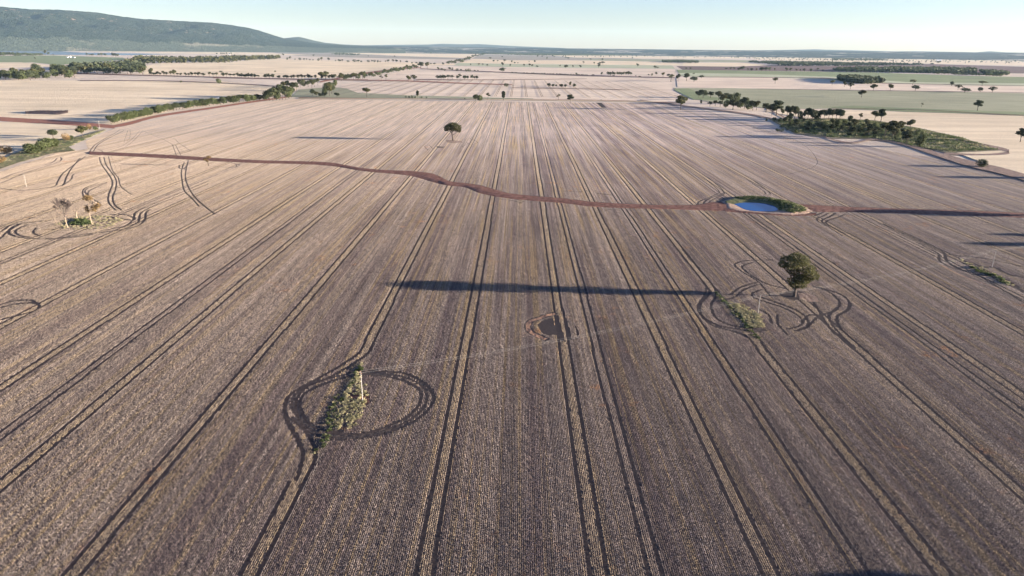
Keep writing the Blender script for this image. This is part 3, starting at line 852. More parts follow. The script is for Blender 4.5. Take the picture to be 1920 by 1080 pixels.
KINDS = {}
def make_kind(name, seed, trunk_h, lobes, leaf, bark='bark', n=1300, size=.052, tr=.022, nl=230, sl=.095, stems=1, lean=0.0, shell=.5):
    """a tree 1 m high, to be scaled; both a full version with parts and a small one-piece one"""
    r = random.Random(seed); rg = np.random.default_rng(seed)
    acc = Acc()
    top = Vector((lean, 0, trunk_h))
    for s in range(stems):
        b0 = Vector((r.uniform(-.03, .03) * (stems > 1), r.uniform(-.03, .03) * (stems > 1), -.01))
        t0 = top + Vector((r.uniform(-.06, .06), r.uniform(-.06, .06), 0)) * (stems > 1)
        limb(acc, b0, t0, tr * 1.25, tr * .7, r, 5, .03, 7)
        for c, R, wt in lobes:
            c = Vector(c)
            limb(acc, t0, c, tr * .6, tr * .18, r, 4, .07)
            for q in range(3):
                e = c + Vector((r.uniform(-1, 1) * R[0], r.uniform(-1, 1) * R[1], r.uniform(-.2, .9) * R[2])) * .75
                limb(acc, t0.lerp(c, r.uniform(.4, .9)), e, tr * .25, tr * .08, r, 3, .08, 4)
    LV = leaves(lobes, n, size, rg, shell)
    tm = mesh(name + '_trunk', [tuple(v) for v in acc.v], [tuple(f) for f in acc.f], [M[bark]])
    cm = mesh(name + '_crown', LV, np.arange(len(LV)).reshape(-1, 4), [M[leaf]])
    a2 = Acc(); limb(a2, Vector((0, 0, -.01)), top, tr * 1.3, tr * .7, r, 2, .02, 4)
    for c, R, wt in lobes[:3]: limb(a2, top, Vector(c), tr * .6, tr * .2, r, 2, .05, 3)
    LV2 = leaves(lobes, nl, sl, rg, shell)
    nv = len(a2.v)
    faces = [tuple(f) for f in a2.f] + [tuple(nv + 4 * i + k for k in range(4)) for i in range(nl)]
    sm = mesh(name + '_small', np.concatenate([np.array([tuple(v) for v in a2.v]), LV2]), faces, [M[bark], M[leaf]], mi=[0] * len(a2.f) + [1] * nl)
    KINDS[name] = (tm, cm, sm)

make_kind('gum', 1, .30, [((-.16, 0, .72), (.26, .25, .17), 3), ((.16, .05, .62), (.24, .24, .17), 3), ((0, -.1, .84), (.24, .22, .13), 2.5), ((.05, .15, .52), (.2, .2, .12), 1)], 'leaf_gum')
make_kind('round', 2, .26, [((0, 0, .66), (.36, .36, .27), 5), ((-.14, .1, .5), (.26, .26, .18), 2), ((.15, -.1, .78), (.24, .24, .16), 2)], 'leaf_dark')
make_kind('dense', 3, .12, [((0, 0, .50), (.36, .36, .42), 6), ((.12, 0, .30), (.32, .32, .24), 3), ((-.12, .1, .72), (.24, .24, .22), 2)], 'leaf_green', n=1100)
make_kind('slim', 4, .25, [((0, 0, .72), (.17, .17, .24), 4), ((.05, 0, .45), (.15, .15, .18), 3), ((-.06, 0, .58), (.14, .14, .15), 2)], 'leaf_dark')
make_kind('umbrella', 5, .42, [((-.25, 0, .76), (.28, .26, .12), 3), ((.22, 0, .74), (.30, .27, .13), 3), ((0, .1, .86), (.30, .28, .11), 3), ((.1, -.12, .62), (.18, .18, .08), 1)], 'leaf_gum')
make_kind('bush', 6, .08, [((0, 0, .42), (.55, .55, .42), 5), ((.3, 0, .30), (.4, .4, .28), 2), ((-.28, .1, .5), (.36, .36, .34), 2)], 'leaf_dark', tr=.03)
make_kind('spindly', 7, .45, [((-.1, 0, .80), (.16, .16, .12), 2), ((.14, 0, .68), (.15, .15, .10), 2), ((.02, .05, .93), (.12, .12, .08), 1)], 'leaf_gum', n=420, nl=80)
make_kind('rusty', 8, .15, [((0, 0, .5), (.42, .42, .38), 4), ((.2, 0, .35), (.3, .3, .25), 2)], 'leaf_rust', n=700)
make_kind('tall_gum', 9, .36, [((-.1, 0, .82), (.2, .2, .15), 3), ((.13, 0, .66), (.19, .19, .14), 3), ((-.14, .05, .56), (.16, .16, .1), 2), ((.06, 0, .92), (.13, .13, .09), 1)], 'leaf_dark')
WIDTH = dict(gum=.84, round=.74, dense=.74, slim=.36, umbrella=1.0, bush=1.3, spindly=.5, rusty=.95, tall_gum=.62)

def tree(x, yb, yt, kind, label, group=None, wpx=None, name='gum_tree', cat='tree', small=None, rot=None, pos=None, height=None):
    p = P(x, yb, 14000) if pos is None else pos
    h = height_at(p, x, yt) if height is None else height
    h = max(h, .6)
    wpx = wpx or WIDTH[kind] * (yb - yt)
    ws = 1.18 * (wpx * mpp(p)) / WIDTH[kind] if height is None else h
    tm, cm, sm = KINDS[kind]
    small = (yb - yt) < 13 if small is None else small
    rz = rnd.uniform(0, 6.28) if rot is None else rot
    if small:
        o = link(name, sm, loc=p)
        o['label'] = label; o['category'] = cat
        if group: o['group'] = group
    else:
        o = empty(name, p, label, cat, group)
        link('trunk', tm, o); link('crown', cm, o)
    o.rotation_euler = (0, 0, rz); o.scale = (ws, ws, h)
    return o

# the three large trees that stand in the near paddock, each with its own shape
def hero(name, x, yb, yt, lobes, trunk_pts, label, leaf='leaf_gum', bark='bark', n=5800, size=.38, seed=3, stems=None, tr=.6):
    p = P(x, yb); h = height_at(p, x, yt)
    k = h
    r = random.Random(seed); rg = np.random.default_rng(seed)
    o = empty(name, p, label, 'tree')
    acc = Acc()
    tp = [Vector(t) * k for t in trunk_pts]
    acc.add(tube(tp, [tr * (1.25 - .75 * i / (len(tp) - 1)) for i in range(len(tp))], 9))
    L = [(Vector(c) * k, tuple(v * k for v in R), wt) for c, R, wt in lobes]
    for i, (c, R, wt) in enumerate(L):
        st = tp[-1] if i % 2 else tp[-2]
        pth = limb(acc, st, c, tr * .5, tr * .16, r, 5, .06, 6)
        for q in range(6):
            e = c + Vector((r.uniform(-1, 1) * R[0], r.uniform(-1, 1) * R[1], r.uniform(-.5, .9) * R[2])) * .85
            limb(acc, pth[r.randint(2, 4)], e, tr * .18, tr * .05, r, 3, .09, 4)
    link('trunk', mesh('trunk', [tuple(v) for v in acc.v], [tuple(f) for f in acc.f], [M[bark]]), o)
    V = leaves([(tuple(c), R, wt) for c, R, wt in L], n, size, rg, .5)
    link('crown', mesh('crown', V, np.arange(len(V)).reshape(-1, 4), [M[leaf]]), o)
    print(name, 'height', round(h, 1), 'dist', round(p.length))
    return o
hero('gum_tree', 1489, 556, 474, [((-.20, 0, .80), (.23, .38, .13), 3), ((.0, .05, .86), (.22, .36, .13), 3), ((.16, 0, .68), (.2, .36, .14), 2.6), ((.30, 0, .52), (.17, .28, .13), 2.4),
     ((.06, -.08, .44), (.19, .2, .12), 1.8), ((-.08, .05, .58), (.16, .16, .10), 1.2), ((-.34, 0, .74), (.13, .15, .07), 1), ((.22, .05, .36), (.13, .14, .07), .8), ((-.09, 0, .36), (.12, .16, .09), .8), ((.10, 0, .27), (.13, .18, .07), .8), ((-.02, .05, .24), (.10, .13, .06), .5)],
     [(0, 0, -.02), (.0, 0, .10), (.015, 0, .24), (.02, 0, .40)], 'big lone gum tree above the long dark shadow, wheel tracks looping round its foot')
hero('gum_tree', 849, 263, 229, [((-.22, 0, .72), (.28, .42, .16), 3), ((.2, 0, .72), (.30, .42, .17), 3), ((0, 0, .86), (.32, .42, .12), 3), ((-.36, 0, .6), (.14, .16, .11), 1), ((.34, 0, .56), (.16, .16, .13), 1.2), ((.05, 0, .58), (.24, .22, .10), 1.2)],
     [(.0, 0, -.02), (.0, 0, .12), (-.03, 0, .26), (-.04, 0, .42)], 'lone round-headed gum tree in mid paddock, forked trunk on bare red soil', n=4200, size=.55, seed=5, tr=.7)
hero('gum_tree', 391, 311, 292, [((.12, 0, .86), (.24, .2, .12), 3), ((-.28, 0, .66), (.2, .18, .12), 2), ((-.08, 0, .5), (.16, .16, .12), 1)],
     [(0, 0, -.02), (.0, 0, .14), (-.02, 0, .3), (-.03, 0, .44)], 'small broken-topped tree leaning beside the long red drain bank', leaf='leaf_rust', n=700, size=.4, seed=6, tr=.3)
# dead trees
def dead(x, yb, yt, seed, label, spread=.45, stub=False, leafn=0, tr=.27):
    p = P(x, yb); h = height_at(p, x, yt); r = random.Random(seed); rg = np.random.default_rng(seed)
    o = empty('dead_tree', p, label, 'tree')
    acc = Acc()
    t = [Vector((0, 0, -.1)), Vector((-.02, 0, .2)) * h, Vector((-.03, .01, .42)) * h]
    acc.add(tube(t, [tr, tr * .75, tr * .6], 8))
    link('trunk', mesh('trunk', [tuple(v) for v in acc.v], [tuple(f) for f in acc.f], [M['bark_pale']]), o)
    acc = Acc(); tips = []
    def grow(a, d, L, rad, depth):
        b = a + d * L
        limb(acc, a, b, max(rad * 1.25, .05), max(rad * .75, .045), r, 3, .06, 5 if depth < 2 else 4)
        tips.append(b)
        if depth < 4:
            for q in range(2 if stub else 4):
                nd = (d + Vector((r.uniform(-1, 1), r.uniform(-1, 1), r.uniform(-.2, .7))) * spread * 1.3).normalized()
                grow(a.lerp(b, r.uniform(.55, 1)), nd, L * r.uniform(.55, .8), rad * .55, depth + 1)
    for q in range(2 if stub else 4):
        a = q * 2.1 + r.uniform(0, 1)
        grow(t[-1].lerp(t[1], .15 * q), Vector((math.cos(a) * spread, math.sin(a) * spread, 1)).normalized(), h * .24, tr * .45, 0)
    link('branches', mesh('branches', [tuple(v) for v in acc.v], [tuple(f) for f in acc.f], [M['bark_pale' if stub else 'twig']]), o)
    if leafn:
        lob = [((.02 * h, 0, .93 * h), (.18 * h, .16 * h, .10 * h), 2), ((.30 * h, 0, .66 * h), (.16 * h, .15 * h, .09 * h), 1.4), ((.16 * h, 0, .56 * h), (.15 * h, .15 * h, .13 * h), 1.6), ((-.10 * h, 0, .55 * h), (.1 * h, .1 * h, .14 * h), 1)]
        V = leaves(lob, leafn, .42, rg, .2)
        link('crown', mesh('crown', V, np.arange(len(V)).reshape(-1, 4), [M['leaf_rust']]), o)
    return o
dead(127, 427, 367, 11, 'bare grey dead tree with fanned branches, left of the rusty-leaved one')
dead(173, 421, 366, 12, 'half-dead tree with sparse rusty leaves, right of the bare dead tree', stub=True, leafn=900)
dead(145, 411, 388, 13, 'pale broken stump leaning behind the two dead trees', stub=True, tr=.4)
for (x, y, ln, a, tl, lb) in [(109, 424, 5.5, 2.2, .8, 'steeper pale fallen limb propped left of the dead tree'), (117, 422, 4.5, 2.5, .7, 'shorter pale fallen limb next to the dead tree foot'), (104, 431, 6, 3.1, .02, 'dark log lying flat by the dead trees')]:
    acc = Acc(); p = P(x, y); r = random.Random(x)
    limb(acc, Vector((0, 0, .2)), Vector((math.cos(a) * ln * math.cos(tl), math.sin(a) * ln * .3, .2 + math.sin(tl) * ln)), .2, .08, r, 4, .04, 7)
    o = link('fallen_branch', mesh('fallen_branch', [tuple(v) for v in acc.v], [tuple(f) for f in acc.f], [M['bark_pale' if tl > .1 else 'bark']]), loc=p, label=lb, category='branch')

# trees singled out one by one
ONE = [
 (411, 157.5, 146, 'dense', 'lone bushy tree in the cream paddock below the long tree row', None),
 (339, 154.5, 150, 'bush', 'low dark shrub on the fence line left of the lone bushy tree', None),
 (688, 182, 164, 'umbrella', 'tall open-crowned gum on the green fenceline right of the tree clump', None),
 (783, 183, 169, 'slim', 'upright tree on the back fence left of the dark pair', None),
 (892, 190, 176, 'round', 'left of the two dark trees standing together on the back fence', None),
 (900, 190, 177, 'dense', 'right of the two dark trees standing together on the back fence', None),
 (915, 188, 174, 'spindly', 'thin tree just right of the two dark trees on the back fence', None),
 (944, 188, 170, 'slim', 'slender upright tree on the back fence nearest the photo centre', None),
 (1047, 188, 176, 'spindly', 'faint thin-leaved tree on the back fence left of the dark gum', None),
 (1069, 194, 177, 'tall_gum', 'dark gum with stacked foliage just in front of the back fence', None),
 (1276, 206, 178, 'gum', 'leaning gum standing alone in stubble at the left end of the tree belt', 22),
 (950, 162.5, 154, 'bush', 'round dark shrub alone in the middle paddock', 12),
 (943, 136, 126, 'round', 'big round tree on the far fence above the round shrub', 12),
 (766, 154, 141, 'gum', 'left of the two gums together at the top left of the middle paddock', 10),
 (776, 152.5, 140, 'gum', 'right of the two gums together at the top left of the middle paddock', 12),
 (715, 152, 141, 'spindly', 'left of the two thin trees near the red headland', None),
 (724, 152, 139, 'spindly', 'right of the two thin trees near the red headland', None),
 (789, 129, 116, 'tall_gum', 'taller left tree where the tree row meets the far fence', 10),
 (801, 128.5, 116, 'gum', 'broader right tree where the tree row meets the far fence', None),
 (415, 136, 131.5, 'bush', 'small paired bushes on the cream rise above the tree row', 8),
 (515.5, 135, 131.5, 'bush', 'single small dot of a bush on the cream rise', 5),
 (1258, 153.5, 139, 'spindly', 'pale thin tree at the corner of the middle paddock', 10),
 (1271, 153, 138, 'gum', 'darker tree at the corner of the middle paddock beside the pale one', 9),
 (1243, 144, 135.5, 'gum', 'leaning small gum left of the paddock corner', 8),
 (1287, 152, 137, 'tall_gum', 'tall gum at the left edge of the tan pasture', 13),
 (1301, 154, 143, 'round', 'round dark tree beside the tall gum at the tan pasture edge', 13),
 (1315, 147, 140.5, 'round', 'small round tree up-slope of the round dark one', 8),
 (1300.5, 139, 135.5, 'bush', 'tiny tree topmost of the four at the tan pasture edge', 4),
 (1453, 157, 145.5, 'umbrella', 'mushroom-shaped gum alone on the tan pasture', 13),
 (1560, 160, 150, 'umbrella', 'open tree left of the pair below the dark plantation', 12),
 (1583, 163, 153, 'gum', 'left of the pair of trees below the dark plantation', 10),
 (1594, 167, 154.5, 'gum', 'right of the pair of trees below the dark plantation', 12),
 (1615, 183, 168, 'gum', 'tree standing alone on the dry green pasture', 14),
 (1637, 170.5, 157, 'gum', 'tree on the tan strip just right of the plantation', 12),
 (1669, 170, 157, 'gum', 'wind-swept tree on the tan strip between two others', 12),
 (1711, 160, 149, 'umbrella', 'flat-topped tree directly above a rounder one', 13),
 (1716, 170, 159, 'round', 'rounder tree directly below the flat-topped one', 12),
 (1784, 161.5, 152, 'slim', 'narrow tree left of the four at the right of the tan strip', 6),
 (1796, 168.5, 158, 'gum', 'upper of two broad trees right of the narrow tree', 13),
 (1808, 174, 164, 'round', 'lower of two broad trees right of the narrow tree', 15),
 (1841, 161.5, 151.5, 'umbrella', 'flat-crowned tree above the small slim one at right', 14),
 (1837.5, 173, 163, 'slim', 'small slim tree under the flat-crowned one at right', 7),
 (1860, 174, 162, 'gum', 'rightmost gum of the scattered trees on the tan strip', 14),
 (1728, 200.5, 192.5, 'spindly', 'small thin tree alone in the dry green pasture', 5),
 (1832, 208, 187.5, 'tall_gum', 'tall dark upright tree alone on the green fenceline', 13),
 (1912, 267, 240, 'tall_gum', 'gum at the right edge standing in straw-coloured pasture', 16),
 (1839, 313, 295, 'bush', 'wide many-headed dark bush on the brown headland', 22),
 (1374, 206, 184, 'round', 'dark-crowned gum fronting the middle of the left tree belt', 18),
 (1314, 196.5, 187, 'slim', 'small upright shrub-tree alone left of the belt', None),
 (1447, 216, 196, 'gum', 'first gum right of the gap in the tree belt', 18),
 (1455, 216, 188, 'tall_gum', 'tallest gum right of the gap, raised flat head', 20),
 (1640, 226, 207, 'gum', 'left half of the leaning pair on the block edge', 16),
 (1651, 231, 204, 'tall_gum', 'right leaning gum with long bare trunk on the block edge', 15),
 (1612, 228, 212, 'spindly', 'scraggy near-leafless tree between block and pasture', 8),
 (1593, 231, 216, 'slim', 'dark pom-pom topped tree inside the rough grass block', 8),
 (1658, 259, 229, 'umbrella', 'spreading gum with leaning trunk in the grass block', 26),
 (1672, 262, 225, 'gum', 'broad gum right of the spreading one in the grass block', 28),
 (1706, 243, 223, 'gum', 'tree at the back edge of the grass block, pasture behind it', 16),
 (1699, 271, 247, 'tall_gum', 'pale-stemmed gum low at the right end of the block', 16),
 (1724, 276, 249, 'dense', 'dark leafy tree at the right end of the block by the drain', 15),
]
for (x, yb, yt, k, lb, wpx) in ONE:
    tree(x, yb, yt, k, lb, wpx=wpx)

ORD = ['', 'first', 'second', 'third', 'fourth', 'fifth', 'sixth', 'seventh', 'eighth', 'ninth', 'tenth', 'eleventh', 'twelfth', 'thirteenth', 'fourteenth', 'fifteenth', 'sixteenth', 'seventeenth', 'eighteenth', 'nineteenth']
def ordinal(i):
    if i < 20: return ORD[i]
    t = i // 10; tens = {2: 'twent', 3: 'thirt', 4: 'fort', 5: 'fift', 6: 'sixt', 7: 'sevent'}[t]
    return tens + 'ieth' if i % 10 == 0 else tens + 'y-' + ORD[i % 10]
def run(pts, kinds, label0, group, name='gum_tree', **kw):
    pts = sorted(pts, key=lambda a: a[0])
    for i, (x, yb, yt, *rest) in enumerate(pts):
        label = label0.replace('{n}', ordinal(i + 1))
        tree(x, yb, yt, rnd.choice(kinds), label, group, wpx=rest[0] if rest else None, name=name, **kw)

run([(1318, 184, 167, 14), (1309, 183, 170, 10), (1332, 184, 171.5, 12), (1347, 188, 170, 13), (1354, 196, 176, 12), (1362, 192, 173, 12), (1369, 197, 176, 14), (1378, 195, 171, 15), (1350, 200, 189, 9),
     (1341, 199, 188, 8), (1331, 199.5, 190, 8), (1361, 202, 186, 10), (1388, 203, 183, 14), (1395, 204, 182, 13), (1402, 206, 187, 14), (1411, 207, 187, 12), (1418, 207, 188, 14), (1436, 211, 192, 15)],
    ['gum', 'round', 'tall_gum', 'dense'], 'grey-green gum, {n} from left in the tree belt left of the gap', 'gums of the left tree belt', small=False)
run([(1475, 221, 198, 14), (1482, 222, 197, 12), (1490, 222, 197, 13), (1499, 225, 206, 10), (1507, 226, 207, 8), (1514, 227, 202, 13), (1522, 228, 203, 14), (1530, 226, 205, 12), (1538, 225, 206, 10),
     (1545, 223, 204, 12), (1553, 226, 203, 13), (1560, 224, 204, 11), (1567, 226, 204, 12), (1574, 227, 205, 14), (1578, 222, 209, 10), (1466, 218, 203, 9)],
    ['gum', 'tall_gum', 'dense', 'round'], 'gum, {n} from left in the crowded belt right of the gap', 'gums of the right tree belt', small=False)
blk = []
for i in range(70):
    x = rnd.uniform(1455, 1735); t = (x - 1455) / 280
    lo = 226 + 24 * t ** 1.2; hi = 248 + 22 * t
    yb = rnd.uniform(lo, min(hi, 272)); blk.append((x, yb, yb - rnd.uniform(5, 10), rnd.uniform(5, 9)))
run(blk, ['dense', 'bush', 'slim'], 'small dark shrub, {n} from left among gums in the grass block', 'shrubs in the rough grass block', name='shrub', cat='shrub')
run([(1437, 227.5, 222), (1451, 227, 219, 7), (1463, 226, 220)], ['dense'], 'small round shrub, {n} from left at the tip of the grass block', 'shrubs at the tip of the grass block', name='shrub', cat='shrub')
extra = [(1470 + i * 12 + rnd.uniform(-5, 5), 229 + i * 1.2 + rnd.uniform(0, 9)) for i in range(20)]
run([(a, b, b - rnd.uniform(11, 19), rnd.uniform(8, 14)) for a, b in extra], ['gum', 'dense', 'tall_gum', 'round'], 'young gum, {n} from left standing inside the grass block', 'young gums inside the grass block', small=False)
run([(1624, 240, 222, 12), (1600, 243, 222, 14), (1583, 238, 222, 10), (1612, 250, 232, 14), (1640, 246, 228, 14), (1688, 245, 226, 14), (1560, 236, 222, 9), (1628, 255, 240, 14)], ['gum', 'dense', 'spindly'],
    'grey-green tree, {n} from left among shrubs in the grass block', 'trees inside the grass block', small=False)

# row of trees round the near left hedge: from the road corner up to the tall clump
hedge = []
hp = [(208, 233, 17), (216, 231, 17), (227, 228, 18), (238, 226, 16), (250, 224, 17), (262, 220, 17), (276, 217, 15), (290, 213, 15), (305, 211, 14), (322, 208, 14), (340, 205, 13), (360, 202, 13), (385, 199, 13), (410, 196, 13), (435, 193, 13), (460, 191, 13), (483, 188, 12)]
xs = np.arange(208, 488, 6.2)
for x in xs:
    yb = np.interp(x, [a[0] for a in hp], [a[1] for a in hp]); hh = np.interp(x, [a[0] for a in hp], [a[2] for a in hp])
    hedge.append((x + rnd.uniform(-1.5, 1.5), yb + rnd.uniform(-1, .6), yb - hh * rnd.uniform(.85, 1.2), rnd.uniform(11, 15)))
run(hedge, ['dense', 'dense', 'round'], 'bushy hedge tree, {n} from the left along the red headland track', 'trees of the long roadside hedge', name='hedge_tree', small=False)
cl = [(500, 188, 168), (506, 189, 166), (512, 189, 163), (518, 188, 160), (524, 188, 160), (530, 187, 158), (536, 187, 159), (542, 185, 160), (546, 183, 163), (503, 184, 168), (515, 183, 162), (526, 182, 158)]
run([(a, b, c, 14) for a, b, c in cl], ['dense', 'round', 'tall_gum'], 'tall olive tree, {n} from left in the clump ending the long hedge', 'tall trees of the clump at the hedge end', name='hedge_tree', small=False)
run([(532, 166, 152, 9), (540, 168, 151, 10), (549, 170, 153, 12), (556, 172, 154, 10), (563, 164, 148, 8), (570, 163, 147, 8), (578, 163, 150, 9), (585, 166, 148, 9), (590, 163, 148, 7), (612, 172, 153, 12), (618, 180, 156, 14), (622, 176, 152, 11), (629, 162, 148, 8),
     (586, 180, 166, 9), (593, 182, 171, 9), (600, 181, 173, 6), (609, 181, 165, 10), (632, 182, 173, 9), (640, 152, 136, 9), (596, 160, 146, 7)],
    ['gum', 'tall_gum', 'dense', 'round'], 'grey-green tree, {n} from left in the green block beside the hedge clump', 'trees in the green block beside the clump', small=False)
run([(761, 183.5, 178, 5), (767, 184, 178.5, 5), (773, 184, 177, 6), (778, 184, 179, 5), (790, 184, 180, 5), (800, 184, 180, 4)], ['bush'], 'low bush, {n} from left along the back fence near the upright tree', 'bushes on the back fence', name='bush', cat='bush')
run([(872, 186.5, 183.5, 4), (1127, 189, 186, 3)], ['bush'], 'tiny isolated bush, {n} from left on the back fence', 'tiny bushes on the back fence', name='bush', cat='bush')
# the long row across the cream paddocks
row = []
for x in np.arange(281, 640, 6.6):
    yb = np.interp(x, [281, 400, 500, 640], [141.5, 144.5, 147.5, 149.5])
    if rnd.random() < .12: continue
    row.append((x + rnd.uniform(-1.5, 1.5), yb, yb - rnd.uniform(6, 10.5), rnd.uniform(6, 9)))
run(row, ['round', 'umbrella', 'gum'], 'dark small tree, {n} from left in the straight row across cream paddocks', 'trees of the long straight row', name='row_tree')
run([(284, 141, 127, 9), (327, 144, 130, 8), (420, 147, 136, 7), (505, 148, 138, 7), (603, 149, 134, 11), (611, 148, 133, 11), (627, 149, 139, 10)], ['gum', 'tall_gum'], 'taller tree, {n} from left rising out of the long straight row', 'taller trees of the long straight row')
# diagonal hedge to the upper middle
dg = []
for x in np.arange(646, 784, 4.2):
    yb = np.interp(x, [646, 690, 740, 784], [151, 146, 135, 128.5])
    dg.append((x, yb + rnd.uniform(-1, 1), yb - rnd.uniform(7, 12) * (1.25 if x < 690 else .9), rnd.uniform(6, 9)))
run(dg, ['dense', 'gum', 'round'], 'tree, {n} from left in the hedge slanting between cream and pink paddocks', 'trees of the slanting hedge', name='hedge_tree')
dg = []
for x in np.arange(838, 912, 3.0):
    yb = np.interp(x, [838, 870, 890, 912], [121, 117, 108, 101.5]); hh = np.interp(x, [838, 870, 890, 912], [8, 9, 6, 4])
    dg.append((x, yb + rnd.uniform(-.6, .6), yb - hh * rnd.uniform(.6, 1.1), rnd.uniform(3.5, 6)))
run(dg, ['dense', 'gum'], 'small tree, {n} from left in the far hedge running to the forest', 'trees of the far hedge to the forest', name='hedge_tree')
run([(821, 149, 141, 9), (827, 149, 140.5, 8), (832, 149, 140, 8), (840, 149, 140.5, 8), (848, 149, 141, 7), (857, 149, 141, 6), (862.5, 149, 138.5, 6), (871, 149, 141, 6), (877, 149, 141.5, 5), (885.5, 149, 140, 6), (890, 149, 142, 5), (894, 149, 141.5, 5)],
    ['round', 'slim', 'tall_gum'], 'tree, {n} from left in the left row inside the middle paddock', 'left row in the middle paddock')
run([(1029, 163, 155.5, 7), (1037, 163.5, 157, 5), (1043, 163.5, 158, 4), (1052, 164, 157, 6), (1060, 164, 157.5, 5), (1069, 164.5, 152.5, 6), (1076, 164.5, 156, 7)],
    ['round', 'slim', 'gum'], 'tree, {n} from left in the broken row amid the middle paddock', 'broken row in the middle paddock')
run([(1140 + i * 4.2, 142 - .1 * i, 134 - rnd.uniform(-1, 1.2), 5) for i in range(11)], ['slim', 'round'], 'upright tree, {n} from left in the tight clump on the far fence', 'tight clump on the far fence')
run([(822, 132, 126, 5), (828, 132, 127.5, 6), (834, 132.5, 128, 5), (843, 132, 125.5, 5), (848, 132, 125, 4), (857, 133, 127, 6), (864, 133, 129, 4), (874, 134, 127.5, 6), (880, 134, 127, 7), (890, 134, 131, 3), (896, 134, 131, 3),
     (1128, 142, 135, 5), (1080, 141, 136, 4), (1222, 142, 136, 5), (1216, 142, 138.5, 3), (1230, 141, 134.5, 4), (1253, 144, 138, 6), (1192, 144, 141, 3), (821, 130, 125, 3)],
    ['round', 'gum', 'bush'], 'small tree, {n} from left dotted along the middle paddock far fence', 'trees dotted on the far fence')
run([(x, np.interp(x, [960, 1265], [137, 146.5]), np.interp(x, [960, 1265], [137, 146.5]) - rnd.uniform(1.5, 3.2), rnd.uniform(5, 8)) for x in list(np.arange(961, 1100, 5.5)) + [1112, 1150, 1200]],
    ['bush'], 'low dark bush, {n} from left in the far fence hedge line', 'bushes of the far fence line', name='bush', cat='bush')
run([(653, 116, 112, 6), (665, 116, 110, 8), (672, 116.5, 112, 5), (677, 116.5, 112.5, 5), (691, 116.5, 111, 6), (697, 116.5, 112, 4), (702, 116.5, 111, 6), (708, 117, 111.5, 5), (713, 117, 114, 5), (723, 117, 113.5, 4), (728, 117.5, 111.5, 6), (737, 117, 111, 5),
     (743, 117, 111.5, 5), (751, 118, 113, 4), (763, 118, 113.5, 5), (773, 119, 115.5, 5), (780, 119.5, 116, 6), (808, 120.5, 117, 4), (815, 121, 117.5, 5), (831, 121, 115.5, 5), (642, 115.5, 111, 4), (740, 108, 104, 3), (690.5, 106, 104, 2.5), (808, 99, 96, 3), (885, 101, 98, 3)],
    ['round', 'gum', 'bush'], 'small far tree, {n} from left in the loose row left of the far hedge', 'loose far row left of the far hedge', name='row_tree')
run([(531, 105, 100.5, 5), (538.5, 112, 106, 5), (544, 112, 105.5, 5), (553, 112, 109, 3), (563, 112.5, 107, 7), (570.5, 113, 109, 4), (575, 113, 109.5, 3), (581, 114, 111, 4), (587, 114, 111, 2.5), (597, 114, 107.5, 5), (603, 114, 107, 6), (616, 114.5, 107.5, 4), (629, 115, 112, 3), (636, 116, 111, 6), (588, 106, 102, 4), (552, 97, 95, 4)],
    ['round', 'gum', 'bush'], 'small far tree, {n} from left beyond the cream upper paddock', 'far scatter beyond the upper paddock', name='paddock_tree')
run([(982.5, 125.5, 119.5, 4), (993, 126, 119, 5), (998, 126, 120.5, 5), (1007, 126.5, 122.5, 4), (1050, 127, 121.5, 4), (1061, 128, 121, 7), (1074, 127.5, 122, 4), (1088, 127.5, 122, 6), (1122, 128, 117, 6), (1130, 122, 115, 7), (1125, 121, 116, 5), (1114, 121, 116, 4),
     (1094, 120, 115, 6), (1002, 117.5, 112.5, 4), (992, 117.5, 114, 2.5), (960, 118.5, 112.5, 3), (965, 119.5, 116, 3), (971, 119.5, 117, 3), (1025.5, 113, 106.5, 3), (1061, 109, 106, 3), (1066, 110.5, 107, 5), (1107, 113, 109.5, 5), (1129, 113.5, 109, 4), (1195, 125.5, 119, 7), (1228, 129, 122.5, 5), (1233, 129.5, 125, 5),
     (1186, 110, 107, 3), (1209, 107, 103, 4), (942, 125, 116.5, 6), (957, 125, 119.5, 3), (946, 118, 111, 5), (933, 117, 112.5, 4), (926, 116.5, 112, 4), (898, 123, 118.5, 6), (905, 124, 119, 4), (914, 124, 120, 4), (882, 123, 119, 3), (1008, 107, 103, 4), (1017, 107, 104, 4), (1036, 107, 103, 4), (942, 108, 105, 3), (918, 110, 107, 3), (920, 112, 107, 3)],
    ['gum', 'round', 'umbrella'], 'small far tree, {n} from left over the banded paddocks', 'scattered trees on the banded far paddocks', name='paddock_tree')
run([(1722, 119, 114.5, 4), (1757, 119, 114.5, 4), (1760, 119, 114, 6), (1747, 121, 118, 5), (1286, 130, 126, 5), (1294, 130, 126, 5), (1362, 130, 127, 5), (1370, 131, 126, 6), (1376, 131, 126, 6), (1385, 132, 127, 5), (1392, 132, 123.5, 8), (1402, 132.5, 128, 4), (1409, 132.5, 127.5, 5), (1418, 133, 128, 4),
     (1428, 133, 125.5, 8), (1436, 133, 125, 8), (1443, 133, 125.5, 7), (1452, 133, 127, 4), (1474, 134, 126.5, 8), (1482, 134, 127, 7), (1493, 134, 129, 6), (1500, 135, 129, 3), (1508, 134.5, 128, 6), (1520, 135, 128, 5), (1533, 133, 127, 5), (1543, 133, 130, 3)],
    ['round', 'gum', 'slim'], 'small tree, {n} from left along the top of the green pasture', 'trees along the top of the green pasture')
run([(x, 138.8 + (x - 1740) * .035, 133.5 + (x - 1740) * .035 - rnd.uniform(-1, 2), 6) for x in np.arange(1752, 1880, 6.5)], ['round', 'dense'], 'dark tree, {n} from left in front of the far homestead', 'trees in front of the far homestead')

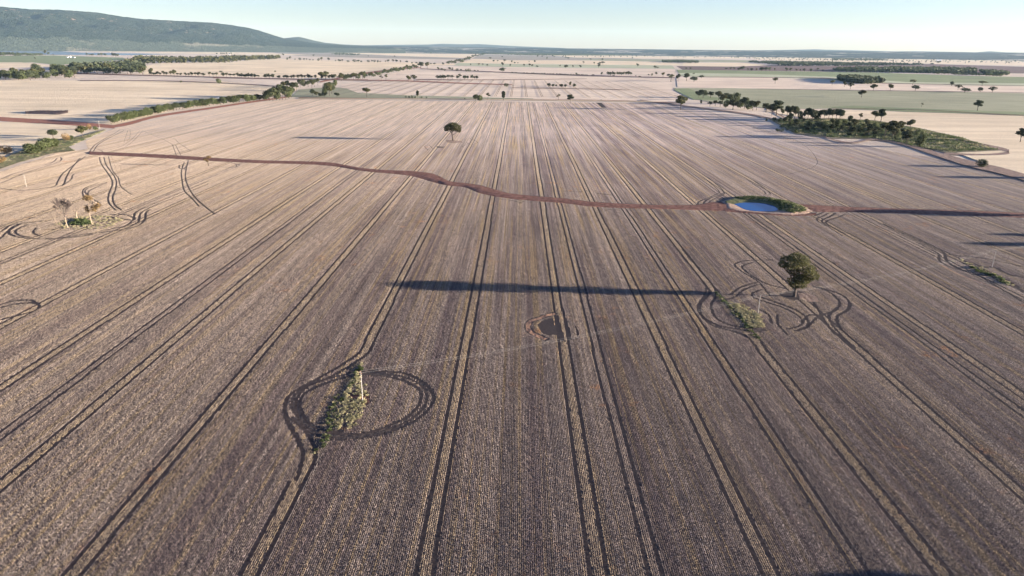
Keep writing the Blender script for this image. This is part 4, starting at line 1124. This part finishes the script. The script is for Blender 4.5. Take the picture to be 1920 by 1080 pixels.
# big woodland at left: near part tree by tree
wl = []
for i in range(44):
    x = rnd.uniform(-6, 140); lo = np.interp(x, [0, 60, 140], [151, 151, 146]); yb = lo - abs(rnd.gauss(0, 6)) * (.9 if x < 120 else .5)
    wl.append((x, max(yb, 134), max(yb, 134) - rnd.uniform(13, 19), rnd.uniform(12, 17)))
run(sorted(wl, key=lambda a: a[1]), ['dense', 'round', 'gum'], 'grey-green tree, {n} from left in the woodland at the left edge', 'trees of the left woodland', name='woodland_tree', small=False)
wl = []
for i in range(48):
    x = rnd.uniform(130, 272); yb = rnd.uniform(132, 139.8) - (x < 150) * 1
    wl.append((x, yb, yb - rnd.uniform(11, 16), rnd.uniform(11, 16)))
run(sorted(wl, key=lambda a: a[1]), ['dense', 'round', 'gum'], 'dark tree, {n} from left in the dense wood beyond the cream paddock', 'trees of the dense wood', name='woodland_tree', small=True)
run([(86, 104, 93.5, 6), (92, 103.5, 97.5, 5), (163, 104.5, 98.5, 3), (168, 104.5, 101.5, 5), (173, 105, 100.5, 5), (186, 105.5, 99.5, 4), (191, 106, 99, 6), (197, 106, 99.5, 5), (212, 107, 98.5, 6), (217, 107, 99.5, 6), (222, 107.5, 101, 6), (66, 112, 107, 4), (100, 104, 101, 3)],
    ['gum', 'round'], 'small tree, {n} from left on the near shore of the lake', 'trees on the lake shore')
run([(x, np.interp(x, [0, 30, 80], [105.5, 105.5, 104]), np.interp(x, [0, 30, 80], [97, 97.5, 99.5]) + rnd.uniform(-.6, .8), 7) for x in np.arange(-3, 84, 4.6)], ['dense', 'round'], 'dark tree, {n} from left between lake and green home paddock', 'row between lake and home paddock')
run([(x, 92.5 + rnd.uniform(-.3, .5), 89.5 + rnd.uniform(-.5, .8), 5) for x in np.arange(4, 128, 5.5)], ['bush'], 'tiny bush, {n} from left on the far shore of the lake', 'bushes on the far lake shore', name='bush', cat='bush')
run([(x, 101.8, 98.5 + rnd.uniform(-.5, .8), 3) for x in (407, 414, 417, 420, 425, 430, 433)], ['round'], 'tiny dark tree, {n} from left around the far house on the rise', 'trees round the far house')

# trees of the roadside corner at left, near
NEARL = [(58, 289, 267, 'dense', 'big leafy green shrub-tree leftmost of the green roadside clump', 24), (76, 284, 264, 'dense', 'middle green shrub-tree low in the roadside clump', 18), (86, 280, 256, 'dense', 'broad green shrub-tree rising behind the middle one in the roadside clump', 26), (101, 276, 258, 'dense', 'green shrub-tree at the right end of the roadside clump', 18),
  (100, 260, 241, 'round', 'dark green round tree topmost of the roadside clump', 17), (124, 264, 247, 'rusty', 'brown twiggy bush right of the dark round tree', 14), (133, 263, 253, 'dense', 'small green bush beside the brown twiggy bush', 9), (155, 257, 235, 'gum', 'olive tree with rusty side just below the red road', 20),
  (168, 244, 230, 'rusty', 'slim reddish bush right of the olive roadside tree', 9), (179, 244, 236, 'dense', 'small round bush near the leaning pole by the red road', 9), (9, 288, 270, 'rusty', 'brown leafless-looking bush at the left edge above the orange one', 30), (4, 306, 289, 'rusty', 'orange-tinged bush cut by the left edge of the photo', 18)]
for (x, yb, yt, k, lb, wpx) in NEARL:
    tree(x, yb, yt, k, lb, wpx=wpx, name='shrub' if k in ('rusty',) else 'roadside_tree', cat='shrub' if k == 'rusty' else 'tree', small=False)

# trees right of the frame whose shadows fall into it
def off_tree(tipx, tipy, kind, label, h=15.5):
    t = P(tipx, tipy); L = h / math.tan(SUN_EL)
    s = Vector((SUN_DIR2.x, SUN_DIR2.y, 0)).normalized()
    tree(0, 0, 0, kind, label, pos=t + s * L, height=h, small=False)
off_tree(1738, 331, 'gum', 'gum beyond the right edge whose thick shadow crosses the upper right stubble', 17)
off_tree(1690, 311, 'spindly', 'thin tree beyond the right edge casting the narrow upper shadow', 13)
off_tree(1548 + 20, 396, 'gum', 'gum beyond the right edge whose shadow runs along the drain bank', 18)
off_tree(1835, 440, 'gum', 'gum beyond the right edge casting the upper of two blurred shadows', 15)
off_tree(1790, 457, 'gum', 'gum beyond the right edge casting the lower of two blurred shadows', 17)
off_tree(1200, 1090, 'gum', 'gum right of the frame whose shadow brushes the bottom edge', 14)

# ------------------------------------------------------------------ far woods that read as one mass
def wood(name, pix, n, hrange, label, mat='leaf_dark', wr=1.0, seed=1):
    poly = [(P(x, y, 20000).x, P(x, y, 20000).y) for x, y in pix]
    rg = np.random.default_rng(seed)
    pa = np.array(poly); lo, hi = pa.min(0), pa.max(0)
    X = rg.uniform(lo[0], hi[0], n * 12); Y = rg.uniform(lo[1], hi[1], n * 12)
    k = inside(poly, X, Y); X, Y = X[k][:n], Y[k][:n]
    n = len(X)
    q = 14
    h = rg.uniform(*hrange, n)
    d = rg.normal(size=(n, q, 3)); d /= np.linalg.norm(d, axis=2)[..., None]
    R = (h * .42 * wr)[:, None, None]
    c = np.stack([X, Y, h * .55], 1)[:, None, :] + d * R * np.array([1, 1, 1.0]) * rg.uniform(.5, 1, (n, q, 1))
    a = rg.normal(size=(n, q, 3)); a /= np.linalg.norm(a, axis=2)[..., None]
    b = np.cross(a, rg.normal(size=(n, q, 3))); b /= np.linalg.norm(b, axis=2)[..., None]
    s = (h * .30)[:, None, None]
    V = np.stack([c - a * s, c - b * s, c + a * s, c + b * s], 2).reshape(-1, 3)
    m = mesh(name, V, np.arange(len(V)).reshape(-1, 4), [M[mat]])
    link(name, m, kind='stuff', label=label)
wood('plantation', [(1571, 150), (1572, 148), (1600, 148), (1655, 154), (1655, 156.5), (1620, 158), (1600, 156.5), (1572, 152)], 420, (12, 18), 'dark plantation block on the pale green pasture', seed=2)
wood('far_plantation', [(1398, 116.5), (1480, 117.5), (1560, 118.5), (1600, 121), (1600, 124), (1470, 124), (1450, 121)], 900, (12, 20), 'dark far plantation above the ploughed strip', seed=3)
wood('far_plantation', [(1560, 132), (1640, 129), (1760, 130), (1830, 132), (1830, 139), (1740, 137.5), (1640, 136), (1570, 134.5)], 900, (12, 20), 'long dark wood left of the far homestead', seed=4)
wood('far_plantation', [(1836, 135), (1860, 136), (1892, 139.5), (1888, 141.5), (1850, 141)], 200, (12, 18), 'short dark hedge right of the far homestead', seed=5)
wood('far_plantation', [(1600, 118.5), (1660, 119.5), (1740, 122), (1600, 124)], 300, (10, 18), 'thin wood joining the far plantation', seed=6)
wood('far_plantation', [(1241, 115), (1280, 115), (1310, 116.5), (1308, 118.5), (1241, 117.5)], 260, (12, 18), 'small dark far plantation bar above the banded paddocks', seed=7)
wood('far_forest', [(560, 88.9), (900, 93.0), (1210, 96.5), (1180, 104.5), (1000, 103.8), (900, 101.2), (700, 94.8), (600, 92)], 9000, (12, 22), 'dark blue forest belt under the horizon', 'leaf_dark', wr=1.6, seed=8)
wood('far_forest', [(1180, 98), (1960, 107), (1960, 109.5), (1500, 106.5), (1180, 103)], 5500, (11, 20), 'broken far woodland under the eastern horizon', 'leaf_dark', wr=1.5, seed=9)
wood('far_forest', [(1560, 109.8), (1660, 111.8), (1670, 113.8), (1560, 113.6)], 300, (10, 18), 'patchy far wood in the pale eastern paddock', seed=10)
wood('creek_wood', [(232, 124), (262, 123), (300, 118.8), (430, 117.6), (450, 114), (530, 110.6), (525, 108), (440, 109.5), (330, 111.5), (262, 110), (232, 118)], 520, (14, 26), 'continuous wooded creek line beyond the cream upper paddock', 'leaf_gum', wr=1.25, seed=21)
wood('creek_wood', [(130, 133), (200, 132), (272, 131), (262, 122), (232, 122), (190, 126), (135, 127)], 300, (14, 24), 'rear mass of the dense dark wood', 'leaf_dark', wr=1.25, seed=22)
wood('peppered_trees', [(1360, 107.5), (1960, 112.5), (1960, 121), (1640, 116), (1400, 112)], 420, (9, 17), 'far trees peppered across the pale eastern paddocks', seed=23)
wood('peppered_trees', [(960, 104.5), (1360, 106.5), (1360, 109.5), (1000, 107)], 60, (9, 17), 'far trees peppered under the forest edge', seed=24)
wood('far_woodland', [(620, 101), (640, 99.8), (676, 101.8), (674, 103.8), (625, 103.5)], 160, (9, 15), 'small bush patch at the fallow band', seed=11)

# ------------------------------------------------------------------ hills
def hill(name, xs, crest, foot, d_foot, d_crest, d_start, mat, label, nv=40, nu=420, rough=1.0, seed=0):
    """range built from its skyline and foot line, given real distances and relief"""
    from mathutils import noise
    U = np.linspace(xs[0], xs[-1], nu)
    cy_ = np.interp(U, [c[0] for c in crest], [c[1] for c in crest]); fy_ = np.interp(U, [c[0] for c in foot], [c[1] for c in foot])
    vs = []; ap = []
    rows = nv
    for i, x in enumerate(U):
        t = (x - xs[0]) / (xs[-1] - xs[0])
        df = d_foot[0] + (d_foot[1] - d_foot[0]) * t; dc = d_crest[0] + (d_crest[1] - d_crest[0]) * t; ds = d_start[0] + (d_start[1] - d_start[0]) * t
        r = ray(x, 80); hd = Vector((r.x, r.y, 0)).normalized()
        rf = ray(x, fy_[i]); zf = max(0, CAM_H + rf.z / math.hypot(rf.x, rf.y) * df)
        rc = ray(x, cy_[i]); zc = max(zf, CAM_H + rc.z / math.hypot(rc.x, rc.y) * dc)
        for j in range(rows):
            v = j / (rows - 1)
            if v < .2: d = ds + (df - ds) * v / .2; z = zf * (v / .2) ** 1.3; a = 1.0 - v / .2 * .5
            elif v < .75:
                u = (v - .2) / .55; d = df + (dc - df) * u; a = .5 - u
                z = zf + (zc - zf) * (u ** .8 * .9 + .1 * u ** 3)
                q = Vector((hd.x * d, hd.y * d, seed)) / 700
                spur = noise.noise(Vector((q.x * 1.1, q.y * .35, seed))) * 1.0 + noise.noise(q * 2.3) * .45 + noise.noise(q * 6) * .16
                z += spur * math.sin(math.pi * min(u, 1)) * (zc - zf) * .30 * rough
            else:
                u = (v - .75) / .25; d = dc + u * 2600; z = zc * (1 - u ** 1.5); a = -1
            d += 0
            if v > .2: z += noise.noise(Vector((hd.x * d, hd.y * d, 3)) / 60) * 6 * rough * (1 if zc > 40 else .2) 
            vs.append((hd.x * d, hd.y * d, max(z, -.5) if v > 0 else -.5)); ap.append(a)
    idx = np.arange(nu * rows).reshape(nu, rows)
    f = np.stack([idx[:-1, :-1], idx[1:, :-1], idx[1:, 1:], idx[:-1, 1:]], -1).reshape(-1, 4)
    m = mesh(name, vs, f, [M[mat]], smooth=True)
    at = m.attributes.new('apron', 'FLOAT', 'POINT'); at.data.foreach_set('value', np.array(ap, dtype=np.float32))
    link(name, m, kind='structure', label=label)
hill('forested_range', (-420, 760), [(-420, 0), (-200, 4), (0, 11), (70, 17.5), (120, 18), (190, 23), (240, 31), (270, 35), (330, 38), (400, 42), (440, 47), (470, 52), (495, 59), (515, 66), (535, 72), (560, 76), (600, 82), (640, 85), (760, 90)],
     [(-420, 66), (0, 73), (130, 71), (200, 75), (300, 80), (420, 83.5), (520, 87), (640, 90), (760, 91.5)], (12600, 14900), (15000, 16900), (11900, 14200), 'hillforest', 'long forested range on the left horizon', rough=1.0)
hill('far_blue_hill', (500, 700), [(500, 74), (535, 71.5), (548, 70), (562, 69), (575, 72), (590, 76), (610, 80), (640, 83), (700, 86)], [(500, 88), (700, 88)], (17500, 18500), (19500, 20500), (17000, 18000), 'farhill', 'small blue hill beyond the right end of the range', nu=120, rough=.3, seed=2)
hill('low_forested_rise', (380, 2200), [(380, 80.5), (560, 83.2), (640, 84.6), (760, 86.8), (960, 89.4), (1280, 93.1), (1600, 96.3), (1920, 99.3), (2200, 101.6)], [(380, 87), (560, 89.5), (2200, 106.5)], (17000, 17000), (20000, 20000), (14500, 14500), 'farwood', 'low wooded rise along the whole horizon', nu=300, rough=.2, seed=4)
hill('distant_hill', (680, 1060), [(680, 85), (740, 84), (800, 83.5), (830, 82), (870, 83), (900, 82.5), (940, 85), (980, 87), (1060, 90)], [(680, 90), (1060, 92)], (26000, 26000), (28000, 28000), (25000, 25000), 'farhill', 'pale low hills on the horizon right of the range', nu=120, rough=.2, seed=6)
hill('distant_hill', (1380, 1700), [(1380, 94.6), (1450, 94), (1500, 93), (1530, 92.4), (1560, 93.4), (1600, 94.2), (1650, 95.5), (1700, 97)], [(1380, 97), (1700, 99)], (27000, 27000), (29000, 29000), (26000, 26000), 'farhill', 'pale hill on the horizon above the eastern paddocks', nu=120, rough=.2, seed=7)
hill('distant_hill', (1660, 2100), [(1660, 96.5), (1720, 96), (1780, 97), (1835, 98), (1860, 96), (1890, 98), (2000, 100), (2100, 102)], [(1660, 98), (2100, 104)], (27500, 27500), (29500, 29500), (26500, 26500), 'farhill', 'low pale peak on the horizon at far right', nu=120, rough=.2, seed=8)

# ------------------------------------------------------------------ farm dam (pond)
POND = [(1376, 383), (1397, 380), (1427, 381), (1447, 385), (1457.5, 391), (1453, 396), (1422, 396.5), (1400, 394), (1387, 388.5)]
pc = P(1418, 388.5)
wp = smooth_path([P(*p) for p in POND] + [P(*POND[0])], 2)[:-1]
m = mesh('pond_water', [(p.x, p.y, .12) for p in wp], [tuple(range(len(wp)))], [M['water']])
for p in m.polygons:
    if p.normal.z < 0: p.flip()
link('pond_water', m, **S)
n = 96
def radial(poly, ang):
    c, s_ = math.cos(ang), math.sin(ang); best = 1
    pp = [(p.x - pc.x, p.y - pc.y) for p in poly]
    for (x1, y1), (x2, y2) in zip(pp, pp[1:] + pp[:1]):
        den = (x2 - x1) * s_ - (y2 - y1) * c
        if abs(den) < 1e-9: continue
        t = (y1 * c - x1 * s_) / den
        if 0 <= t <= 1:
            r = (x1 + t * (x2 - x1)) * c + (y1 + t * (y2 - y1)) * s_
            if r > 0: best = max(best, r)
    return best
outer = [P(*p) for p in POND_OUT]
vs = []; K = 9
for i in range(n):
    a = 2 * math.pi * i / n
    ri, ro = radial(wp, a) - .4, radial(outer, a)
    right = max(0, math.cos(a)); back = max(0, math.sin(a)); front = max(0, -math.sin(a))
    H = .55 + .9 * right + .5 * back - .3 * front
    H = max(.18, H)
    for j in range(K):
        t = j / (K - 1); r = ri + (ro - ri) * t
        prof = math.sin(math.pi * min(1, t / .62) * .5) if t < .62 else math.cos(math.pi * .5 * (t - .62) / .38)
        z = H * max(0, prof) * (1 + (rnd.uniform(-.12, .12) if 0 < j < K - 1 else 0))
        vs.append((pc.x + math.cos(a) * r, pc.y + math.sin(a) * r, z + (.0 if j < K - 1 else -.05)))
fs, mi = [], []
for i in range(n):
    for j in range(K - 1):
        fs.append((i * K + j, ((i + 1) % n) * K + j, ((i + 1) % n) * K + j + 1, i * K + j + 1)); mi.append(0 if j < 6 and not (i > 40 and i < 90) else 1)
M['bankgrass'] = m_plain('dam_bank_grass', (.04, .058, .022), (.16, .15, .065), .35, bump=.5)
M['bankdirt'] = m_plain('dam_bank_dirt', (.30, .19, .13), (.46, .33, .24), .4, bump=.6)
m = mesh('pond_bank', vs, fs, [M['bankgrass'], M['bankdirt']], mi=mi, smooth=True)
link('pond_bank', m, **S)

# ------------------------------------------------------------------ weeds
def clump_mesh(name, mat, n, hmax, spread, seed):
    r = np.random.default_rng(seed)
    x, y = r.normal(0, spread, n), r.normal(0, spread, n)
    h = r.uniform(.3, 1, n) * hmax; a = r.uniform(0, np.pi, n); wd = r.uniform(.05, .16, n)
    lx, ly = r.normal(0, .25 * hmax, n), r.normal(0, .25 * hmax, n)
    z = r.uniform(0, .3, n) * hmax
    dx, dy = np.cos(a) * wd, np.sin(a) * wd
    V = np.stack([np.stack([x - dx, y - dy, z], 1), np.stack([x + dx, y + dy, z], 1), np.stack([x + dx + lx, y + dy + ly, h], 1), np.stack([x - dx + lx, y - dy + ly, h], 1)], 1).reshape(-1, 3)
    return mesh(name, V, np.arange(len(V)).reshape(-1, 4), [M[mat]])
wg = [clump_mesh('weed_clump', 'weed', 40, .5, .35, s) for s in range(3)]
wdry = [clump_mesh('dry_weed_clump', 'weed_dry', 40, .4, .35, 10 + s) for s in range(3)]
def along(pix, dens, spread):
    path = smooth_path([P(*p) for p in pix], 1)
    xs, ys = [], []
    for a, b in zip(path, path[1:]):
        for q in range(max(1, int((b - a).length * dens))):
            t = rnd.random(); c = a.lerp(b, t); xs.append(c.x + rnd.gauss(0, spread)); ys.append(c.y + rnd.gauss(0, spread * .8))
    return np.array(xs), np.array(ys)
def in_poly(pix, n):
    poly = [(P(x, y).x, P(x, y).y) for x, y in pix]; pa = np.array(poly)
    X = nr.uniform(pa[:, 0].min(), pa[:, 0].max(), n * 3); Y = nr.uniform(pa[:, 1].min(), pa[:, 1].max(), n * 3)
    k = inside(poly, X, Y); return X[k][:n], Y[k][:n]
def cat(*a): return np.concatenate([q[0] for q in a]), np.concatenate([q[1] for q in a])
xs, ys = cat(along([(677, 680), (664, 712), (655, 728)], 3.0, .5), along([(640, 740), (625, 765), (619, 805)], 2.8, .6), along([(618, 805), (606, 835), (590, 850)], 2, .45))
scatter('green_weeds', xs, ys, wg + wdry[:1], False, scale=nr.uniform(.45, 1.05, len(xs)), kind='stuff', label='dark green weeds along the old wheel rut inside the ring of tracks')
xs, ys = in_poly([(668, 700), (690, 745), (670, 795), (640, 806), (626, 800), (640, 755)], 130)
xs = xs + nr.normal(0, .5, len(xs)); ys = ys + nr.normal(0, .8, len(ys))
scatter('dry_weeds', xs, ys, wdry, False, kind='stuff', label='pale dry weeds beside the near power pole')
xs, ys = cat(along([(1342, 548), (1365, 573), (1385, 595), (1404, 614)], 2.6, .4), along([(1404, 614), (1420, 636)], 2, .8))
scatter('green_weeds', xs, ys, wg + wdry[:1], False, scale=nr.uniform(.45, 1.05, len(xs)), kind='stuff', label='dark green weeds along the rut left of the lone gum')
xs, ys = in_poly([(1370, 565), (1400, 580), (1428, 592), (1430, 615), (1408, 612), (1390, 592)], 170)
xs = xs + nr.normal(0, .8, len(xs)); ys = ys + nr.normal(0, 1.2, len(ys))
scatter('dry_weeds', xs, ys, wdry, False, kind='stuff', label='pale dry weeds in the wedge left of the lone gum')
xs, ys = cat(in_poly([(130, 418), (140, 411), (160, 411), (171, 416), (166, 422), (145, 423)], 75), along([(1820, 500), (1845, 512), (1870, 520), (1885, 532)], .45, .9))
scatter('green_weeds', xs, ys, wg, False, scale=nr.uniform(.9, 2.0, len(xs)), kind='stuff', label='green weeds under the dead trees and by the right pole')
xs, ys = cat(in_poly([(100, 422), (150, 405), (200, 405), (235, 412), (200, 428), (130, 432)], 200), along([(1800, 488), (1850, 510), (1890, 535)], 1.0, 1.4))
scatter('dry_weeds', xs, ys, wdry, False, kind='stuff', label='dry weeds round the dead trees and by the right pole')
xs, ys = in_poly([(1376, 372), (1405, 369.5), (1438, 373), (1480, 381), (1510, 391), (1510, 398), (1485, 402), (1462, 396), (1462, 388), (1445, 381), (1425, 377), (1395, 376)], 1000)
go = scatter('bank_weeds', xs, ys, wg + wdry[:2], False, scale=nr.uniform(.7, 1.7, len(xs)), kind='stuff', label='green weeds covering the back and right bank of the pond')
zz = np.zeros(len(xs) * 3, dtype=np.float32); go.data.vertices.foreach_get('co', zz); zz = zz.reshape(-1, 3)
for i in range(len(xs)):       # stand them on the bank
    a = math.atan2(ys[i] - pc.y, xs[i] - pc.x); r = math.hypot(xs[i] - pc.x, ys[i] - pc.y)
    kk = int(round(a / (2 * math.pi) * n)) % n
    rr = [math.hypot(vs[kk * K + j][0] - pc.x, vs[kk * K + j][1] - pc.y) for j in range(K)]
    zz[i, 2] = np.interp(r, rr, [vs[kk * K + j][2] for j in range(K)]) - .05
go.data.vertices.foreach_set('co', zz.ravel())
# rough grass tufts in the grass block and roadside
big = [clump_mesh('grass_clump', 'weed_dry', 30, .9, 1.2, 30 + s) for s in range(1)] + [clump_mesh('grass_clump', 'weed', 34, 1.0, 1.2, 40 + s) for s in range(3)]
xs, ys = in_poly([(1455, 226), (1560, 224), (1640, 228), (1720, 242), (1800, 259), (1870, 281), (1780, 286), (1700, 272), (1640, 260), (1560, 258), (1490, 249)], 3000)
scatter('rough_grass', xs, ys, big, False, scale=nr.uniform(.8, 2.2, len(xs)), kind='stuff', label='rough green grass and weeds filling the tree block at right')
xs, ys = in_poly([(0, 302), (60, 277), (110, 263), (150, 258), (200, 243), (165, 259), (128, 275), (138, 283), (100, 287), (40, 303), (0, 316)], 1700)
scatter('rough_grass', xs, ys, big[:1] * 2 + big[1:3], False, scale=nr.uniform(.4, 1.1, len(xs)), kind='stuff', label='rough grass verge under the left roadside trees')

# ------------------------------------------------------------------ power poles and wires
def pole(x, yb, yt, label, arm=True):
    p = P(x, yb); h = height_at(p, x, yt)
    o = empty('power_pole', p, label, 'power pole', 'power poles')
    v, f = tube([Vector((0, 0, -.3)), Vector((0, 0, h * .5)), Vector((0, 0, h))], [.13, .105, .08], 8)
    f.append(tuple(range(len(v) - 8, len(v))))
    link('post', mesh('post', [tuple(q) for q in v], [tuple(q) for q in f], [M['concrete']]), o)
    if arm:
        for s in (-1, 1):
            L = .55
            v, f = tube([Vector((0, 0, h - .35)), Vector((-.25 * s, L * s, h - .30))], [.05, .04], 6)
            link('arm', mesh('arm', [tuple(q) for q in v], [tuple(q) for q in f], [M['bark']]), o)
            v, f = tube([Vector((-.25 * s, L * s, h - .30)), Vector((-.25 * s, L * s, h - .22)), Vector((-.25 * s, L * s, h - .12)), Vector((-.25 * s, L * s, h))], [.05, .1, .09, .05], 8)
            link('insulator', mesh('insulator', [tuple(q) for q in v], [tuple(q) for q in f], [M['ceramic']]), o)
    return p, h
pl = [pole(680, 752, 697, 'nearest pale power pole, standing inside the ring of wheel tracks'),
      pole(1421, 589, 553, 'pale power pole in the dry weeds left of the lone gum'),
      pole(1860, 501, 467, 'power pole at the right edge above the brown washout')]
lp = [pole(50, 351, 325, 'thin pole among curved wheel tracks near the left edge', False), pole(187, 241, 226, 'thin pole at the corner of the red road', False), pole(237, 200, 190, 'faint far pole in the cream paddock behind the hedge', False)]
def wire(a, b, sag, label, r=.011):
    path = []
    for i in range(33):
        t = i / 32; q = a.lerp(b, t); q.z -= sag * 4 * t * (1 - t); path.append(q)
    v, f = tube(path, [r] * 33, 4)
    link('power_line_wire', mesh('power_line_wire', [tuple(q) for q in v], [tuple(q) for q in f], [M['metal']]), label=label, category='wire', group='power line wires')
tops = [p + Vector((0, 0, h)) for p, h in pl]
nxt = tops[2] + (tops[2] - tops[1]); prv = tops[0] + (tops[0] - tops[1])
for s, nm in ((-1, 'near'), (1, 'far')):
    o = Vector((-.25 * s, .55 * s, 0))
    wire(tops[0] + o, tops[1] + o, 2.2, f'{nm} wire of the pale pair strung between the ring pole and the gum pole')
    wire(tops[1] + o, tops[2] + o, 2.2, f'{nm} wire of the pale pair strung from the gum pole to the right pole')
    wire(tops[2] + o, nxt + o, 2.2, f'{nm} wire of the pale pair leaving the frame past the right pole')

# ------------------------------------------------------------------ farm buildings, far off
def shed(x, y, L, W, H, rz, label, roof='roof', name='farm_shed', z=0):
    p = P(x, y, 12000); o = empty(name, p, label, 'building'); o.rotation_euler = (0, 0, rz)
    v = [(sx * L / 2, sy * W / 2, zz) for zz in (-.2, H) for sx, sy in ((-1, -1), (1, -1), (1, 1), (-1, 1))]
    link('wall', mesh('wall', v, [(0, 1, 5, 4), (1, 2, 6, 5), (2, 3, 7, 6), (3, 0, 4, 7)], [M['white']]), o)
    e = .5; R = H + W * .22
    v = [(-L / 2 - e, -W / 2 - e, H - .1), (L / 2 + e, -W / 2 - e, H - .1), (L / 2 + e, 0, R), (-L / 2 - e, 0, R), (L / 2 + e, W / 2 + e, H - .1), (-L / 2 - e, W / 2 + e, H - .1)]
    link('roof', mesh('roof', v, [(0, 1, 2, 3), (3, 2, 4, 5), (0, 3, 5), (1, 4, 2)], [M[roof]]), o)
    v = [(-2, -W / 2 - .06, 0), (2, -W / 2 - .06, 0), (2, -W / 2 - .06, H * .75), (-2, -W / 2 - .06, H * .75), (-2, -W / 2 + .1, 0), (2, -W / 2 + .1, 0), (2, -W / 2 + .1, H * .75), (-2, -W / 2 + .1, H * .75)]
    link('door', mesh('door', v, [(0, 1, 2, 3), (1, 5, 6, 2), (4, 0, 3, 7), (3, 2, 6, 7)], [M['bark']]), o)
shed(131, 107.5, 16, 10, 6, .1, 'tallest white farm building on the green home paddock', 'white')
shed(126, 108, 14, 8, 3.5, 0, 'low white shed left of the tallest farm building', 'white')
shed(138, 108.2, 22, 8, 3.5, -.1, 'long white shed right of the tallest farm building', 'white')
shed(1761, 130.5, 22, 12, 5, .2, 'pale roofed homestead left among dark trees')
shed(1805, 130.5, 18, 10, 5, -.1, 'pale roofed shed in the middle of the far homestead')
shed(1820, 131.5, 20, 10, 5, .3, 'pale roofed shed at the right of the far homestead')
shed(1456, 120.5, 16, 9, 5, .2, 'white shed at the end of the far plantation')
shed(1762, 105, 60, 25, 9, 0, 'larger far silo shed on the eastern horizon', 'white')
shed(430, 102, 18, 10, 5, .1, 'reddish far house on the rise beyond the creek line')

# ------------------------------------------------------------------ air
if HAZE:
    x0, x1, y0, y1, z0, z1 = -42000, 42000, -1200, 42000, -1.5, 1150
    v = [(x, y, z) for z in (z0, z1) for x, y in ((x0, y0), (x1, y0), (x1, y1), (x0, y1))]
    f = [(3, 2, 1, 0), (4, 5, 6, 7), (0, 1, 5, 4), (1, 2, 6, 5), (2, 3, 7, 6), (3, 0, 4, 7)]
    hm = D.materials.new('haze_air'); hm.use_nodes = True
    t = hm.node_tree; t.nodes.remove(t.nodes['Principled BSDF'])
    pv = t.nodes.new('ShaderNodeVolumePrincipled')
    pv.inputs['Color'].default_value = (.52, .78, 1, 1); pv.inputs['Density'].default_value = HAZE; pv.inputs['Anisotropy'].default_value = .0
    t.links.new(pv.outputs[0], t.nodes['Material Output'].inputs['Volume'])
    link('haze', mesh('haze', v, f, [hm]), kind='stuff')
